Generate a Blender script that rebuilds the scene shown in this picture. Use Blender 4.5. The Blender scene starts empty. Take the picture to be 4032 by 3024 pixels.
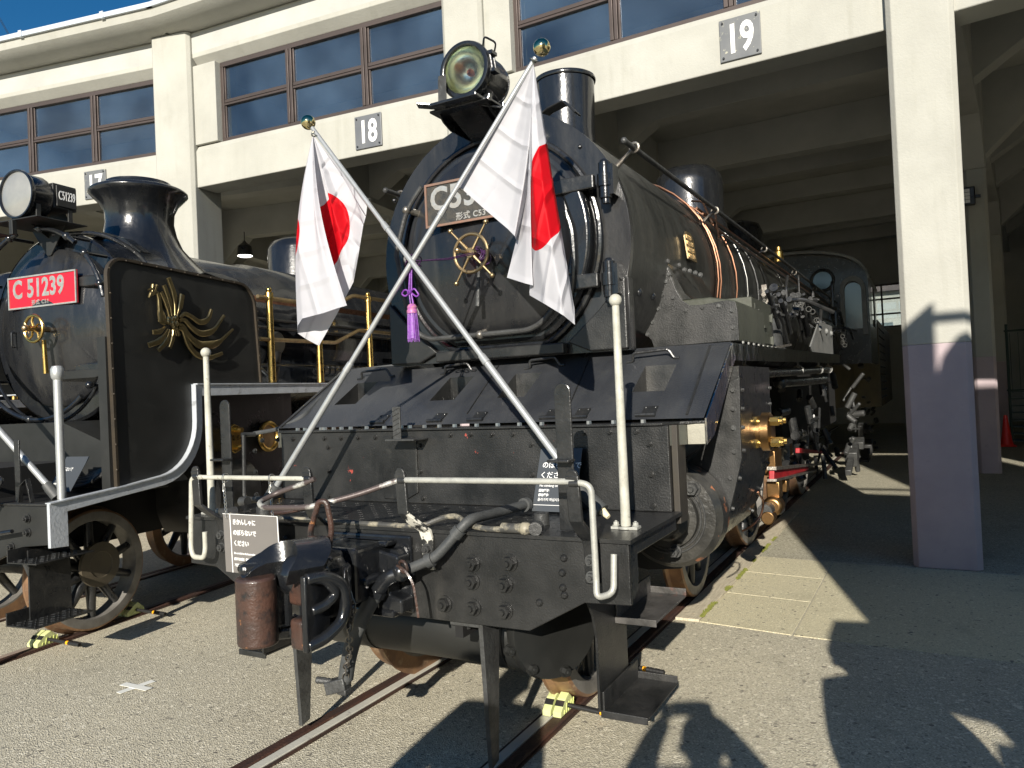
import bpy, bmesh, math, random
from mathutils import Vector, Matrix
V = Vector
random.seed(7)
sc = bpy.context.scene
COL = sc.collection
rad = math.radians
# ------------------------------------------------------------------ camera
CX = V((0.87767493, 0.04577133, 0.47706572)); CY = V((0.47716786, 0.00937346, -0.87876218)); CZ = V((-0.04469387, 0.99890797, -0.01361375))
CAM = V((2.2966, -2.8, 1.66)); FPX = 3000.0
cd = bpy.data.cameras.new("camera"); cam = bpy.data.objects.new("camera", cd); COL.objects.link(cam)
cd.sensor_width = 36.0; cd.lens = 36.0 * FPX / 4032.0; cd.clip_start = 0.05; cd.clip_end = 3000
R3 = Matrix((CX, CY, CZ))            # world = R3 @ camera
cam.matrix_world = Matrix.Translation(CAM) @ R3.to_4x4()
sc.camera = cam
# ------------------------------------------------------------------ light
SUN_EL = 22.0; SX, SY = 0.29, -0.957
w = bpy.data.worlds.new("World"); sc.world = w; w.use_nodes = True
nt = w.node_tree; bg = nt.nodes["Background"]
sky = nt.nodes.new("ShaderNodeTexSky"); sky.sky_type = 'NISHITA'; sky.sun_disc = False
sky.sun_elevation = rad(SUN_EL); sky.sun_rotation = math.atan2(SX, SY); sky.altitude = 50; sky.air_density = 1.0; sky.dust_density = 0.3; sky.ozone_density = 3.0
hs = nt.nodes.new('ShaderNodeHueSaturation'); hs.inputs['Saturation'].default_value = 1.35; nt.links.new(sky.outputs[0], hs.inputs['Color']); nt.links.new(hs.outputs[0], bg.inputs[0]); bg.inputs[1].default_value = 0.063
sd = bpy.data.lights.new("sun", 'SUN'); sd.energy = 5.0; sd.angle = rad(0.5); sd.color = (1.0, 0.935, 0.83)
sun = bpy.data.objects.new("sun", sd); COL.objects.link(sun)
sdir = V((SX * math.cos(rad(SUN_EL)), SY * math.cos(rad(SUN_EL)), math.sin(rad(SUN_EL)))).normalized()
sun.rotation_euler = sdir.to_track_quat('Z', 'Y').to_euler(); sun.location = (20, -60, 30)
vs = sc.view_settings; vs.view_transform = 'Standard'; vs.look = 'None'; vs.exposure = 0.62; vs.gamma = 1.0
sc.render.engine = 'CYCLES'

# ------------------------------------------------------------------ helpers
def P(u, v, x=None, y=None, z=None):
    """measured point of the photograph (full-size pixels) on a known plane of the place"""
    r = R3 @ V(((u - 2016) / FPX, -(v - 1512) / FPX, -1.0))
    if x is not None: t = (x - CAM.x) / r.x
    elif y is not None: t = (y - CAM.y) / r.y
    else: t = (z - CAM.z) / r.z
    return CAM + r * t
def frame(n):
    n = V(n).normalized(); a = V((0, 0, 1)) if abs(n.z) < .95 else V((0, 1, 0))
    x = a.cross(n).normalized(); return x, n.cross(x), n
def rnd(pts, rr, n=4):
    pts = [V(p) for p in pts]; out = [pts[0]]
    for i in range(1, len(pts) - 1):
        a, b, c = pts[i - 1], pts[i], pts[i + 1]
        l1, l2 = (a - b).length, (c - b).length; k = min(rr, l1 * .45, l2 * .45)
        p0 = b + (a - b).normalized() * k; p2 = b + (c - b).normalized() * k
        for j in range(n + 1):
            t = j / n; out.append(p0 * (1 - t) ** 2 + b * 2 * t * (1 - t) + p2 * t * t)
    out.append(pts[-1]); return out
class MB:
    def __init__(s): s.bm = bmesh.new(); s.uvs = None
    def _f(s, vs, mi=0):
        try:
            f = s.bm.faces.new(vs); f.material_index = mi; return f
        except ValueError: return None
    def box(s, x0, x1, y0, y1, z0, z1, mi=0):
        v = [s.bm.verts.new(p) for p in ((x0,y0,z0),(x1,y0,z0),(x1,y1,z0),(x0,y1,z0),(x0,y0,z1),(x1,y0,z1),(x1,y1,z1),(x0,y1,z1))]
        for q in ((0,3,2,1),(4,5,6,7),(0,1,5,4),(1,2,6,5),(2,3,7,6),(3,0,4,7)): s._f([v[i] for i in q], mi)
        return s
    def obox(s, c, ax, ay, az, hx, hy, hz):
        c = V(c); v = []
        for k in (-1, 1):
            for j, i in ((-1,-1),(-1,1),(1,1),(1,-1)): v.append(s.bm.verts.new(c + ax*hx*i + ay*hy*j + az*hz*k))
        for q in ((0,3,2,1),(4,5,6,7),(0,1,5,4),(1,2,6,5),(2,3,7,6),(3,0,4,7)): s._f([v[i] for i in q])
        return s
    def bar(s, a, b, wx, wz, up=(0, 0, 1)):
        a, b = V(a), V(b); d = (b - a).normalized(); sx = d.cross(V(up)).normalized(); sz = sx.cross(d)
        return s.obox((a + b) / 2, sx, d, sz, wx / 2, (b - a).length / 2, wz / 2)
    def ring(s, c, x, y, rx, ry, seg): return [s.bm.verts.new(c + x * rx * math.cos(2*math.pi*i/seg) + y * ry * math.sin(2*math.pi*i/seg)) for i in range(seg)]
    def skin(s, rings, closed=False, mi=0):
        n = len(rings[0])
        for a, b in zip(rings, rings[1:] + ([rings[0]] if closed else [])):
            for i in range(n): s._f((a[i], a[(i+1) % n], b[(i+1) % n], b[i]), mi)
    def cyl(s, a, b, r0, r1=None, seg=20, caps=True):
        a, b = V(a), V(b); r1 = r0 if r1 is None else r1; x, y, n = frame(b - a)
        A, B = s.ring(a, x, y, r0, r0, seg), s.ring(b, x, y, r1, r1, seg); s.skin([A, B])
        if caps: s._f(A[::-1]); s._f(B)
        return s
    def lathe(s, prof, o, ax, seg=40, caps=True, closed=False):
        o = V(o); x, y, n = frame(ax); rs = [s.ring(o + n * h, x, y, max(r, 1e-4), max(r, 1e-4), seg) for r, h in prof]
        s.skin(rs, closed)
        if caps and not closed: s._f(rs[0][::-1]); s._f(rs[-1])
        return s
    def tube(s, pts, r, seg=10, closed=False, caps=True, rr=None):
        pts = [V(p) for p in pts]; n = len(pts); rs = []; px = None
        for i, p in enumerate(pts):
            if closed: d = pts[(i+1) % n] - pts[i-1]
            else: d = pts[min(i+1, n-1)] - pts[max(i-1, 0)]
            d.normalize()
            if px is None: x, y, _ = frame(d)
            else:
                x = (px - d * px.dot(d)); x = x.normalized() if x.length > 1e-6 else frame(d)[0]; y = d.cross(x)
            px = x; k = r[i] if isinstance(r, (list, tuple)) else r; rs.append(s.ring(p, x, y, k, k, seg))
        s.skin(rs, closed)
        if caps and not closed: s._f(rs[0][::-1]); s._f(rs[-1])
        return s
    def ribbon(s, pts, W, w, t):
        pts = [V(p) for p in pts]; W = V(W).normalized(); n = len(pts); rs = []
        for i, p in enumerate(pts):
            d = (pts[min(i+1, n-1)] - pts[max(i-1, 0)]).normalized(); N = d.cross(W).normalized()
            ww = w[i] if isinstance(w, (list, tuple)) else w
            rs.append([s.bm.verts.new(p + W*a*ww/2 + N*b*t/2) for a, b in ((-1,-1),(1,-1),(1,1),(-1,1))])
        s.skin(rs); s._f(rs[0][::-1]); s._f(rs[-1]); return s
    def prism(s, poly, ax, a, b, M=None):
        def mk(p, h):
            q = {'x': (h, p[0], p[1]), 'y': (p[0], h, p[1]), 'z': (p[0], p[1], h)}[ax]
            return s.bm.verts.new(M @ V(q) if M else q)
        A = [mk(p, a) for p in poly]; B = [mk(p, b) for p in poly]; n = len(poly)
        s._f(A); s._f(B[::-1])
        for i in range(n): s._f((A[i], B[i], B[(i+1) % n], A[(i+1) % n]))
        return s
    def sph(s, c, r, seg=16, sz=1.0):
        c = V(c); N = max(6, seg // 2); rs = []
        for j in range(1, N):
            a = math.pi * j / N; rs.append(s.ring(c + V((0, 0, -math.cos(a) * r * sz)), V((1,0,0)), V((0,1,0)), r*math.sin(a), r*math.sin(a), seg))
        s.skin(rs); s._f(rs[0][::-1]); s._f(rs[-1]); return s
    def tor(s, c, n, R, r, seg=36, s2=10, a0=0, a1=360):
        x, y, n = frame(n); c = V(c); cl = (a1 - a0) >= 360; k = seg if cl else seg + 1
        pts = [c + x*R*math.cos(rad(a0 + (a1-a0)*i/seg)) + y*R*math.sin(rad(a0 + (a1-a0)*i/seg)) for i in range(k)]
        return s.tube(pts, r, s2, closed=cl)
    def hexb(s, p, n, r, h, washer=True, stud=True):
        p = V(p); n = V(n).normalized()
        if washer: s.cyl(p, p + n*h*.2, r*1.25, seg=16)
        s.cyl(p + n*h*.15, p + n*h, r, r*.94, seg=6)
        if stud: s.cyl(p + n*h, p + n*h*1.35, r*.5, r*.4, seg=10)
        return s
    def rivet(s, p, n, r):
        p = V(p); n = V(n).normalized(); return s.lathe([(r, 0), (r*.92, r*.35), (r*.55, r*.7)], p, n, seg=8)
    def islands(s):
        seen = {}; out = []
        for f in s.bm.faces:
            if f in seen: continue
            st = [f]; isl = []; seen[f] = 1
            while st:
                g = st.pop(); isl.append(g)
                for e in g.edges:
                    for h in e.link_faces:
                        if h not in seen: seen[h] = 1; st.append(h)
            vs = [v.co for g in isl for v in g.verts]; out.append([isl, [min(c[i] for c in vs) for i in range(3)], [max(c[i] for c in vs) for i in range(3)]])
        ch = True
        while ch:
            ch = False
            for i in range(len(out)):
                for j in range(i + 1, len(out)):
                    A, B = out[i], out[j]
                    if all(A[1][k] <= B[2][k] + .0015 and B[1][k] <= A[2][k] + .0015 for k in range(3)):
                        out[i] = [A[0] + B[0], [min(A[1][k], B[1][k]) for k in range(3)], [max(A[2][k], B[2][k]) for k in range(3)]]; out.pop(j); ch = True; break
                if ch: break
        return [o[0] for o in out]
    def split(s, name, m, parent=None, **k):
        """one object for each separate piece"""
        last = None
        for isl in s.islands():
            q = MB(); mp_ = {}
            for f in isl:
                vv = []
                for v in f.verts:
                    if v not in mp_: mp_[v] = q.bm.verts.new(v.co)
                    vv.append(mp_[v])
                q._f(vv)
            last = q.build(name, m, parent, **k)
        s.bm.free(); return last
    def build(s, name, m, parent=None, smooth=35, bevel=0, M=None, seg=2, norm=True):
        me = bpy.data.meshes.new(name)
        if norm: bmesh.ops.recalc_face_normals(s.bm, faces=s.bm.faces)
        if M: s.bm.transform(M)
        s.bm.to_mesh(me); s.bm.free()
        for q in (m if isinstance(m, (list, tuple)) else [m]): me.materials.append(q)
        if smooth: me.shade_smooth(); me.set_sharp_from_angle(angle=rad(smooth))
        o = bpy.data.objects.new(name, me); COL.objects.link(o)
        if parent: o.parent = parent
        if bevel:
            b = o.modifiers.new("bevel", 'BEVEL'); b.width = bevel; b.segments = seg; b.limit_method = 'ANGLE'; b.angle_limit = rad(40); b.harden_normals = False
        return o
def empty(name, loc=(0, 0, 0), rz=0.0, parent=None):
    o = bpy.data.objects.new(name, None); COL.objects.link(o); o.location = loc; o.rotation_euler = (0, 0, rz); o.empty_display_size = .2
    if parent: o.parent = parent
    return o
def tag(o, label=None, cat=None, group=None, kind=None):
    if label: o['label'] = label
    if cat: o['category'] = cat
    if group: o['group'] = group
    if kind: o['kind'] = kind
    return o
def copy_tree(o, parent=None, skip=()):
    c = o.copy(); COL.objects.link(c); c.parent = parent
    for ch in list(o.children):
        if ch.name.split('.')[0] not in skip: copy_tree(ch, c, skip)
    return c
def text_mesh(body, size=1.0, bold=0.0, xs=1.0, ext=0.002, align='LEFT', space=1.0):
    cu = bpy.data.curves.new('t', 'FONT'); cu.body = body; cu.size = size; cu.offset = bold; cu.extrude = ext; cu.align_x = align; cu.align_y = 'CENTER'; cu.space_character = space; cu.resolution_u = 3
    o = bpy.data.objects.new('t', cu); COL.objects.link(o); bpy.context.view_layer.update()
    me = bpy.data.meshes.new_from_object(o.evaluated_get(bpy.context.evaluated_depsgraph_get())); bpy.data.objects.remove(o); bpy.data.curves.remove(cu)
    me.transform(Matrix.Diagonal((xs, 1, 1, 1))); return me
def text(name, items, m, parent, M):
    """items: (body, x, y, size, bold, xs, align, space) laid out on a panel whose matrix is M (x right, y up, z out)"""
    bm = bmesh.new()
    for it in items:
        body, x, y, size = it[:4]; k = list(it[4:]) + [0, 1, 'LEFT', 1][len(it) - 4:]
        me = text_mesh(body, size, k[0], k[1], k[4] if len(k) > 4 else .0015, k[2], k[3]); me.transform(Matrix.Translation((x, y, 0))); bm.from_mesh(me); bpy.data.meshes.remove(me)
    bm.transform(M); me = bpy.data.meshes.new(name); bm.to_mesh(me); bm.free(); me.materials.append(m)
    o = bpy.data.objects.new(name, me); COL.objects.link(o); o.parent = parent; return o
def pframe(TL, TR, BL):
    TL, TR, BL = V(TL), V(TR), V(BL); x = (TR - TL); wd = x.length; x.normalize(); y = (TL - BL); y = (y - x * y.dot(x)); ht = y.length; y.normalize(); z = x.cross(y)
    M = Matrix((x, y, z)).transposed().to_4x4(); M.translation = TL - y * ht
    return M, wd, ht

# ------------------------------------------------------------------ materials
def mat(name, c1, c2=None, r1=.5, r2=None, metal=0, sc_=4.0, bump=0, bs=40.0, c3=None, s3=1.0, t3=(.55, .7), ior=1.5, coat=0, spec=.5, det=6, stretch=None, lo=.35, hi=.65, c4=None, s4=90, t4=(.6, .68), streak=None):
    m = bpy.data.materials.new(name); m.use_nodes = True; N = m.node_tree; n = N.nodes; L = N.links; b = n["Principled BSDF"]
    b.inputs['Base Color'].default_value = (*c1, 1); b.inputs['Roughness'].default_value = r1; b.inputs['Metallic'].default_value = metal; b.inputs['IOR'].default_value = ior; b.inputs['Coat Weight'].default_value = coat; b.inputs['Coat Roughness'].default_value = .08; b.inputs['Specular IOR Level'].default_value = spec
    tc = n.new("ShaderNodeTexCoord"); co = tc.outputs['Object']
    if stretch:
        mp = n.new("ShaderNodeMapping"); mp.inputs['Scale'].default_value = stretch; L.new(co, mp.inputs[0]); co2 = mp.outputs[0]
    else: co2 = co
    def noise(scale, cc, d=det):
        q = n.new("ShaderNodeTexNoise"); q.inputs['Scale'].default_value = scale; q.inputs['Detail'].default_value = d; q.inputs['Roughness'].default_value = .6; L.new(cc, q.inputs[0]); return q.outputs['Fac']
    def ramp(f, a, bb):
        q = n.new("ShaderNodeMapRange"); q.inputs[1].default_value = a; q.inputs[2].default_value = bb; L.new(f, q.inputs[0]); return q.outputs[0]
    col = None
    if c2 or r2 is not None:
        f = ramp(noise(sc_, co2), lo, hi)
        if c2:
            mx = n.new("ShaderNodeMix"); mx.data_type = 'RGBA'; mx.inputs[6].default_value = (*c1, 1); mx.inputs[7].default_value = (*c2, 1); L.new(f, mx.inputs[0]); col = mx.outputs[2]
        if r2 is not None:
            rr = n.new("ShaderNodeMapRange"); rr.inputs[3].default_value = r1; rr.inputs[4].default_value = r2; L.new(f, rr.inputs[0]); L.new(rr.outputs[0], b.inputs['Roughness'])
    for cc, ss, tt in ((c3, s3, t3), (c4, s4, t4)):
        if cc:
            g = ramp(noise(ss, co), *tt); mx = n.new("ShaderNodeMix"); mx.data_type = 'RGBA'
            if col: L.new(col, mx.inputs[6])
            else: mx.inputs[6].default_value = (*c1, 1)
            mx.inputs[7].default_value = (*cc, 1); L.new(g, mx.inputs[0]); col = mx.outputs[2]
    if streak:
        cs_, ts_ = streak; mp = n.new("ShaderNodeMapping"); mp.inputs['Scale'].default_value = (1, 1, .09); L.new(co, mp.inputs[0]); g = ramp(noise(9, mp.outputs[0], 5), *ts_); g2 = ramp(noise(1.7, co, 4), .42, .62); q = n.new("ShaderNodeMath"); q.operation = 'MULTIPLY'; L.new(g, q.inputs[0]); L.new(g2, q.inputs[1]); mx = n.new("ShaderNodeMix"); mx.data_type = 'RGBA'
        if col: L.new(col, mx.inputs[6])
        else: mx.inputs[6].default_value = (*c1, 1)
        mx.inputs[7].default_value = (*cs_, 1); L.new(q.outputs[0], mx.inputs[0]); col = mx.outputs[2]
    if col: L.new(col, b.inputs['Base Color'])
    if bump:
        bp = n.new("ShaderNodeBump"); bp.inputs['Strength'].default_value = bump; bp.inputs['Distance'].default_value = .01; L.new(noise(bs, co, 3), bp.inputs['Height']); L.new(bp.outputs[0], b.inputs['Normal'])
    return m
K = (.011, .012, .0125)
M = dict(
 old=mat('old_black_paint', (.011,.0115,.0115), (.022,.022,.021), .27, .42, streak=((.045,.044,.04),(.55,.8)), sc_=5, bump=.22, bs=120, c3=(.038,.037,.034), s3=14, t3=(.58,.8), c4=(.09,.088,.08), s4=120, t4=(.68,.76), coat=.12),
 chip=mat('black_paint_with_red_chips', (.0115,.012,.012), (.023,.023,.022), .28, .44, streak=((.048,.046,.042),(.55,.8)), sc_=5, bump=.26, bs=120, c3=(.30,.055,.04), s3=8, t3=(.70,.708), c4=(.09,.088,.08), s4=110, t4=(.66,.74), coat=.1),
 gloss=mat('gloss_black_paint', (.008,.009,.011), (.016,.017,.018), .16, .32, sc_=7, bump=.18, bs=26, stretch=(1,1,.25), c3=(.03,.03,.028), s3=22, t3=(.6,.8), coat=.5),
 door=mat('smokebox_black', (.010,.011,.013), (.021,.021,.021), .20, .38, streak=((.05,.048,.043),(.55,.8)), sc_=5, bump=.16, bs=30, stretch=(1,1,.3), c3=(.035,.033,.03), s3=18, t3=(.62,.8), coat=.35),
 apron=mat('apron_blue_black', (.025,.027,.031), (.045,.047,.050), .32, .48, sc_=3.5, bump=.28, bs=90, c3=(.05,.051,.05), s3=7, t3=(.55,.85), coat=.25, stretch=(1,.4,.4)),
 boiler=mat('boiler_sheet', streak=((.06,.058,.05),(.5,.75)), c1=(.015,.016,.015), c2=(.032,.033,.029), r1=.28, r2=.45, sc_=4, bump=.2, bs=20, c3=(.062,.06,.05), s3=11, t3=(.58,.8), coat=.1, stretch=(.5,1.6,.25)),
 matt=mat('matt_black_sheet', (.013,.0135,.0125), (.019,.0195,.018), .42, .52, sc_=3, bump=.06, bs=60),
 satin=mat('satin_black', (.012,.013,.014), (.024,.024,.023), .25, .42, sc_=12, bump=.25, bs=45, coat=.25),
 dark=mat('dark_void', (.006,.006,.006), None, .8),
 green=mat('greenish_grey_sheet', (.034,.037,.028), (.06,.064,.047), .4, .55, sc_=5, bump=.2, bs=30, c3=(.10,.11,.07), s3=12, t3=(.62,.8), stretch=(1,1,.25)),
 plate=mat('worn_steel_plate', (.015,.016,.0155), (.030,.030,.029), .34, .5, sc_=9, streak=((.055,.053,.048),(.5,.75)), bump=.2, bs=110, c3=(.02,.02,.02), s3=12, t3=(.5,.7)),
 grey=mat('grey_painted_plate', (.16,.165,.16), (.22,.22,.21), .5, .6, sc_=8, bump=.35, bs=70),
 white=mat('chalky_white_paint', (.50,.49,.42), (.36,.355,.30), .5, .62, sc_=14, bump=.15, bs=60, c3=(.2,.19,.15), s3=30, t3=(.62,.7)),
 whiteworn=mat('worn_white_paint_on_black', (.64,.63,.56), (.42,.41,.36), .5, .6, sc_=14, bump=.2, bs=60, c3=(.03,.03,.03), s3=14, t3=(.56,.6)),
 guard=mat('dull_silver_paint', (.46,.46,.41), (.33,.33,.30), .42, .55, metal=.25, sc_=20, bump=.12, bs=90, c3=(.13,.12,.10), s3=24, t3=(.66,.72)),
 guardworn=mat('silver_paint_worn_to_steel', (.52,.52,.47), (.34,.33,.31), .42, .5, metal=.25, sc_=12, bump=.15, bs=90, c3=(.09,.07,.065), s3=7, t3=(.42,.48)),
 alu=mat('anodised_pole', (.50,.515,.51), (.40,.41,.405), .36, .46, metal=.55, sc_=26, bump=.04, bs=120),
 silver=mat('silver_paint_strip', (.62,.66,.70), (.5,.53,.56), .34, .5, metal=.35, sc_=10, bump=.25, bs=45, c3=(.3,.31,.32), s3=12, t3=(.6,.75)),
 chrome=mat('polished_steel_strip', (.60,.58,.55), (.42,.41,.40), .07, .18, metal=1.0, sc_=5, bump=.6, bs=7),
 stain=mat('dull_stainless', (.34,.325,.27), (.25,.24,.20), .33, .45, metal=.9, sc_=6, bump=.04, bs=40),
 brass=mat('polished_brass', (.72,.50,.17), (.50,.33,.10), .22, .38, metal=1, sc_=12, bump=.06, bs=60),
 warmbrass=mat('warm_brown_brass', (.38,.22,.09), (.22,.13,.06), .28, .42, metal=1, sc_=9, bump=.08, bs=50),
 oldbrass=mat('aged_brass', (.50,.37,.20), (.34,.26,.15), .32, .48, metal=1, sc_=16, bump=.08, bs=70),
 bronze=mat('bronze_emblem', (.46,.37,.19), (.33,.26,.13), .3, .42, metal=1, sc_=20, bump=.06, bs=80),
 darkbronze=mat('dark_bronze_trim', (.075,.06,.042), (.045,.037,.028), .45, .6, metal=.5, sc_=14),
 gball=mat('bright_gold_ball', (.80,.68,.36), None, .06, metal=1),
 copper=mat('copper_pipe', (.38,.20,.13), (.20,.10,.06), .28, .45, metal=1, sc_=14),
 steel=mat('worn_bare_steel', (.30,.285,.25), (.12,.10,.085), .35, .5, metal=.8, sc_=14, bump=.2, bs=60),
 steel2=mat('bright_steel', (.52,.52,.50), (.36,.36,.34), .28, .42, metal=.9, sc_=12),
 castg=mat('grey_casting', (.075,.077,.075), (.04,.04,.039), .42, .55, metal=.3, sc_=12, bump=.4, bs=50),
 rust=mat('rust_brown_casting', (.075,.038,.027), (.035,.023,.019), .30, .45, sc_=7, bump=.35, bs=60, c3=(.016,.015,.015), s3=16, t3=(.52,.66), c4=(.3,.13,.05), s4=26, t4=(.66,.72), coat=.15),
 tyre=mat('worn_wheel_tyre', (.24,.23,.21), (.16,.15,.135), .42, .55, metal=.3, sc_=8, bump=.1, bs=60),
 tread=mat('rusty_wheel_tread', (.36,.21,.11), (.2,.12,.08), .4, .55, metal=.5, sc_=6, bump=.1, bs=40, c3=(.42,.3,.18), s3=12, t3=(.55,.7)),
 redp=mat('red_enamel', (.62,.012,.03), (.50,.012,.025), .35, .45, sc_=10, bump=.04, bs=60),
 redrod=mat('red_rod_channel', (.40,.008,.015), (.25,.006,.01), .4, .5, sc_=8),
 platesilver=mat('cast_silver_figures', (.70,.68,.62), (.45,.42,.36), .3, .45, metal=.7, sc_=25),
 platedark=mat('worn_plate_ground', (.022,.024,.024), (.05,.045,.035), .5, .65, sc_=22, bump=.4, bs=90),
 pipeworn=mat('worn_cream_on_grey_pipe', (.045,.045,.042), (.07,.068,.06), .5, .6, sc_=20, bump=.15, bs=60, c3=(.27,.245,.18), s3=9, t3=(.50,.58)),
 chipw=mat('black_bracket_with_white_chips', (.02,.021,.021), (.035,.035,.033), .32, .45, sc_=14, bump=.2, bs=60, c3=(.6,.58,.5), s3=6, t3=(.55,.57)),
 platerim=mat('worn_plate_rim', (.40,.22,.15), (.25,.18,.14), .4, .5, metal=.6, sc_=14),
 rubber=mat('rubber_hose', (.045,.048,.048), (.07,.072,.07), .5, .62, sc_=10, bump=.15, bs=80, c3=(.3,.08,.06), s3=5, t3=(.74,.75)),
 signg=mat('grey_sign_panel', (.17,.158,.145), (.15,.14,.13), .4, .5, sc_=2),
 signd=mat('dark_sign_panel', (.055,.061,.067), None, .38),
 wtext=mat('white_lettering', (.85,.85,.83), None, .5),
 wirem=mat('chain_steel', (.55,.54,.5), None, .3, metal=.9),
 yel=mat('pale_yellow_plastic', (.62,.66,.30), (.50,.54,.24), .45, .5, sc_=20),
 orange=mat('orange_band', (.95,.42,.01), None, .45),
 blackp=mat('black_plastic_grip', (.018,.018,.018), None, .4),
 coned=mat('red_cone_plastic', (.75,.03,.02), None, .35),
 purple=mat('purple_silk', (.13,.028,.24), (.22,.055,.36), .38, .5, sc_=40, bump=.2, bs=200),
 dpurple=mat('dark_purple_cord', (.05,.015,.07), None, .5),
 cloth_gold=mat('tassel_band', (.45,.2,.22), (.3,.06,.35), .4, .5, sc_=90),
)
def glassy(name, col, rough=.02, ior=1.5, spec=.5, trans=0):
    m = mat(name, col, None, rough, ior=ior, spec=spec); m.node_tree.nodes["Principled BSDF"].inputs['Transmission Weight'].default_value = trans; return m
M['pane'] = glassy('dark_window_glass', (.012,.022,.038), .03, 1.9, .8)
M['lens'] = glassy('lamp_glass', (1,1,1), .0, 1.45, .5, 1.0)
M['frost'] = mat('hazy_lamp_glass', (.20,.205,.20), (.28,.28,.26), .18, .3, sc_=3, coat=.6)
M['cabglass'] = glassy('cab_window_glass', (.10,.16,.19), .12, 1.6, .7)
M['reflector'] = mat('silvered_reflector', (.96,.98,.84), (.80,.86,.62), .10, .24, metal=1, sc_=6, bump=.1, bs=20)
# concrete with stucco relief
M['conc'] = mat('painted_concrete', (.395,.39,.345), (.355,.35,.31), .75, .85, sc_=1.6, bump=.3, bs=50, streak=((.32,.315,.27),(.5,.85)), c3=(.43,.425,.38), s3=.9, t3=(.5,.75), c4=(.33,.325,.28), s4=3.2, t4=(.66,.85), spec=.25)
M['stucco'] = mat('rough_stucco', (.40,.395,.34), (.46,.45,.39), .85, sc_=2, bump=1.0, bs=38, spec=.2)
M['concin'] = mat('interior_concrete', (.44,.44,.41), (.37,.37,.345), .85, sc_=1.2, bump=.2, bs=30, spec=.2)
M['mauve'] = mat('mauve_painted_band', (.44,.365,.375), (.38,.315,.33), .7, .8, c4=(.33,.28,.29), s4=5, t4=(.62,.72), sc_=2, bump=.3, bs=55, spec=.25)
M['framem'] = mat('brown_window_frame', (.085,.065,.058), (.06,.047,.042), .42, .55, metal=.4, sc_=3)
M['gutter'] = mat('pale_metal_gutter', (.62,.66,.70), None, .35, metal=.3)
M['nplate'] = mat('worn_enamel_number_plate', (.115,.12,.125), (.14,.145,.145), .4, .5, sc_=5, c3=(.52,.5,.36), s3=13, t3=(.60,.68))
M['nplate2'] = mat('grey_enamel_number_plate', (.11,.115,.125), (.13,.135,.14), .4, .5, sc_=5, c3=(.3,.3,.25), s3=30, t3=(.74,.8))
def ground_mat(name, ca, cb, cs, cdk, s=130.0, patch=None):
    m = bpy.data.materials.new(name); m.use_nodes = True; N = m.node_tree; n = N.nodes; L = N.links; b = n["Principled BSDF"]; b.inputs['Roughness'].default_value = .85; b.inputs['Specular IOR Level'].default_value = .35
    tc = n.new("ShaderNodeTexCoord"); co = tc.outputs['Object']
    def mix(f, a, bcol):
        mx = n.new("ShaderNodeMix"); mx.data_type = 'RGBA'; L.new(f, mx.inputs[0])
        if isinstance(a, tuple): mx.inputs[6].default_value = (*a, 1)
        else: L.new(a, mx.inputs[6])
        mx.inputs[7].default_value = (*bcol, 1); return mx.outputs[2]
    def mr(f, a, c):
        q = n.new("ShaderNodeMapRange"); q.inputs[1].default_value = a; q.inputs[2].default_value = c; L.new(f, q.inputs[0]); return q.outputs[0]
    big = n.new("ShaderNodeTexNoise"); big.inputs['Scale'].default_value = .9; big.inputs['Detail'].default_value = 5; L.new(co, big.inputs[0])
    c = mix(mr(big.outputs[0], .35, .65), ca, cb)
    vo = n.new("ShaderNodeTexVoronoi"); vo.inputs['Scale'].default_value = s; L.new(co, vo.inputs[0]); sp = n.new("ShaderNodeSeparateColor"); L.new(vo.outputs['Color'], sp.inputs[0])
    c = mix(mr(sp.outputs[0], .72, .99), c, cs); c = mix(mr(sp.outputs[1], .72, .99), c, cdk)
    vo2 = n.new("ShaderNodeTexVoronoi"); vo2.inputs['Scale'].default_value = s * .42; L.new(co, vo2.inputs[0]); sp2 = n.new("ShaderNodeSeparateColor"); L.new(vo2.outputs['Color'], sp2.inputs[0])
    c = mix(mr(sp2.outputs[0], .95, .99), c, cs); c = mix(mr(sp2.outputs[1], .975, .995), c, (.22,.2,.16))
    st = n.new('ShaderNodeTexNoise'); st.inputs['Scale'].default_value = 2.3; st.inputs['Detail'].default_value = 7; st.inputs['Distortion'].default_value = .6; L.new(co, st.inputs[0]); g_ = mr(st.outputs[0], .60, .78); mh = n.new('ShaderNodeMath'); mh.operation = 'MULTIPLY'; mh.inputs[1].default_value = .55; L.new(g_, mh.inputs[0]); c = mix(mh.outputs[0], c, (ca[0]*.5, ca[1]*.5, ca[2]*.5))
    L.new(c, b.inputs['Base Color'])
    bp = n.new("ShaderNodeBump"); bp.inputs['Strength'].default_value = .7; bp.inputs['Distance'].default_value = .006; L.new(vo.outputs['Distance'], bp.inputs['Height']); L.new(bp.outputs[0], b.inputs['Normal'])
    return m
M['asph'] = ground_mat('weathered_asphalt', (.52,.475,.355), (.45,.415,.315), (.72,.67,.53), (.29,.27,.215))
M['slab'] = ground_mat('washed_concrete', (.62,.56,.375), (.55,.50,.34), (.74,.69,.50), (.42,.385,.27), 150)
M['infloor'] = ground_mat('shed_floor_concrete', (.42,.39,.29), (.35,.33,.25), (.6,.56,.43), (.2,.19,.15), 120)
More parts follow.
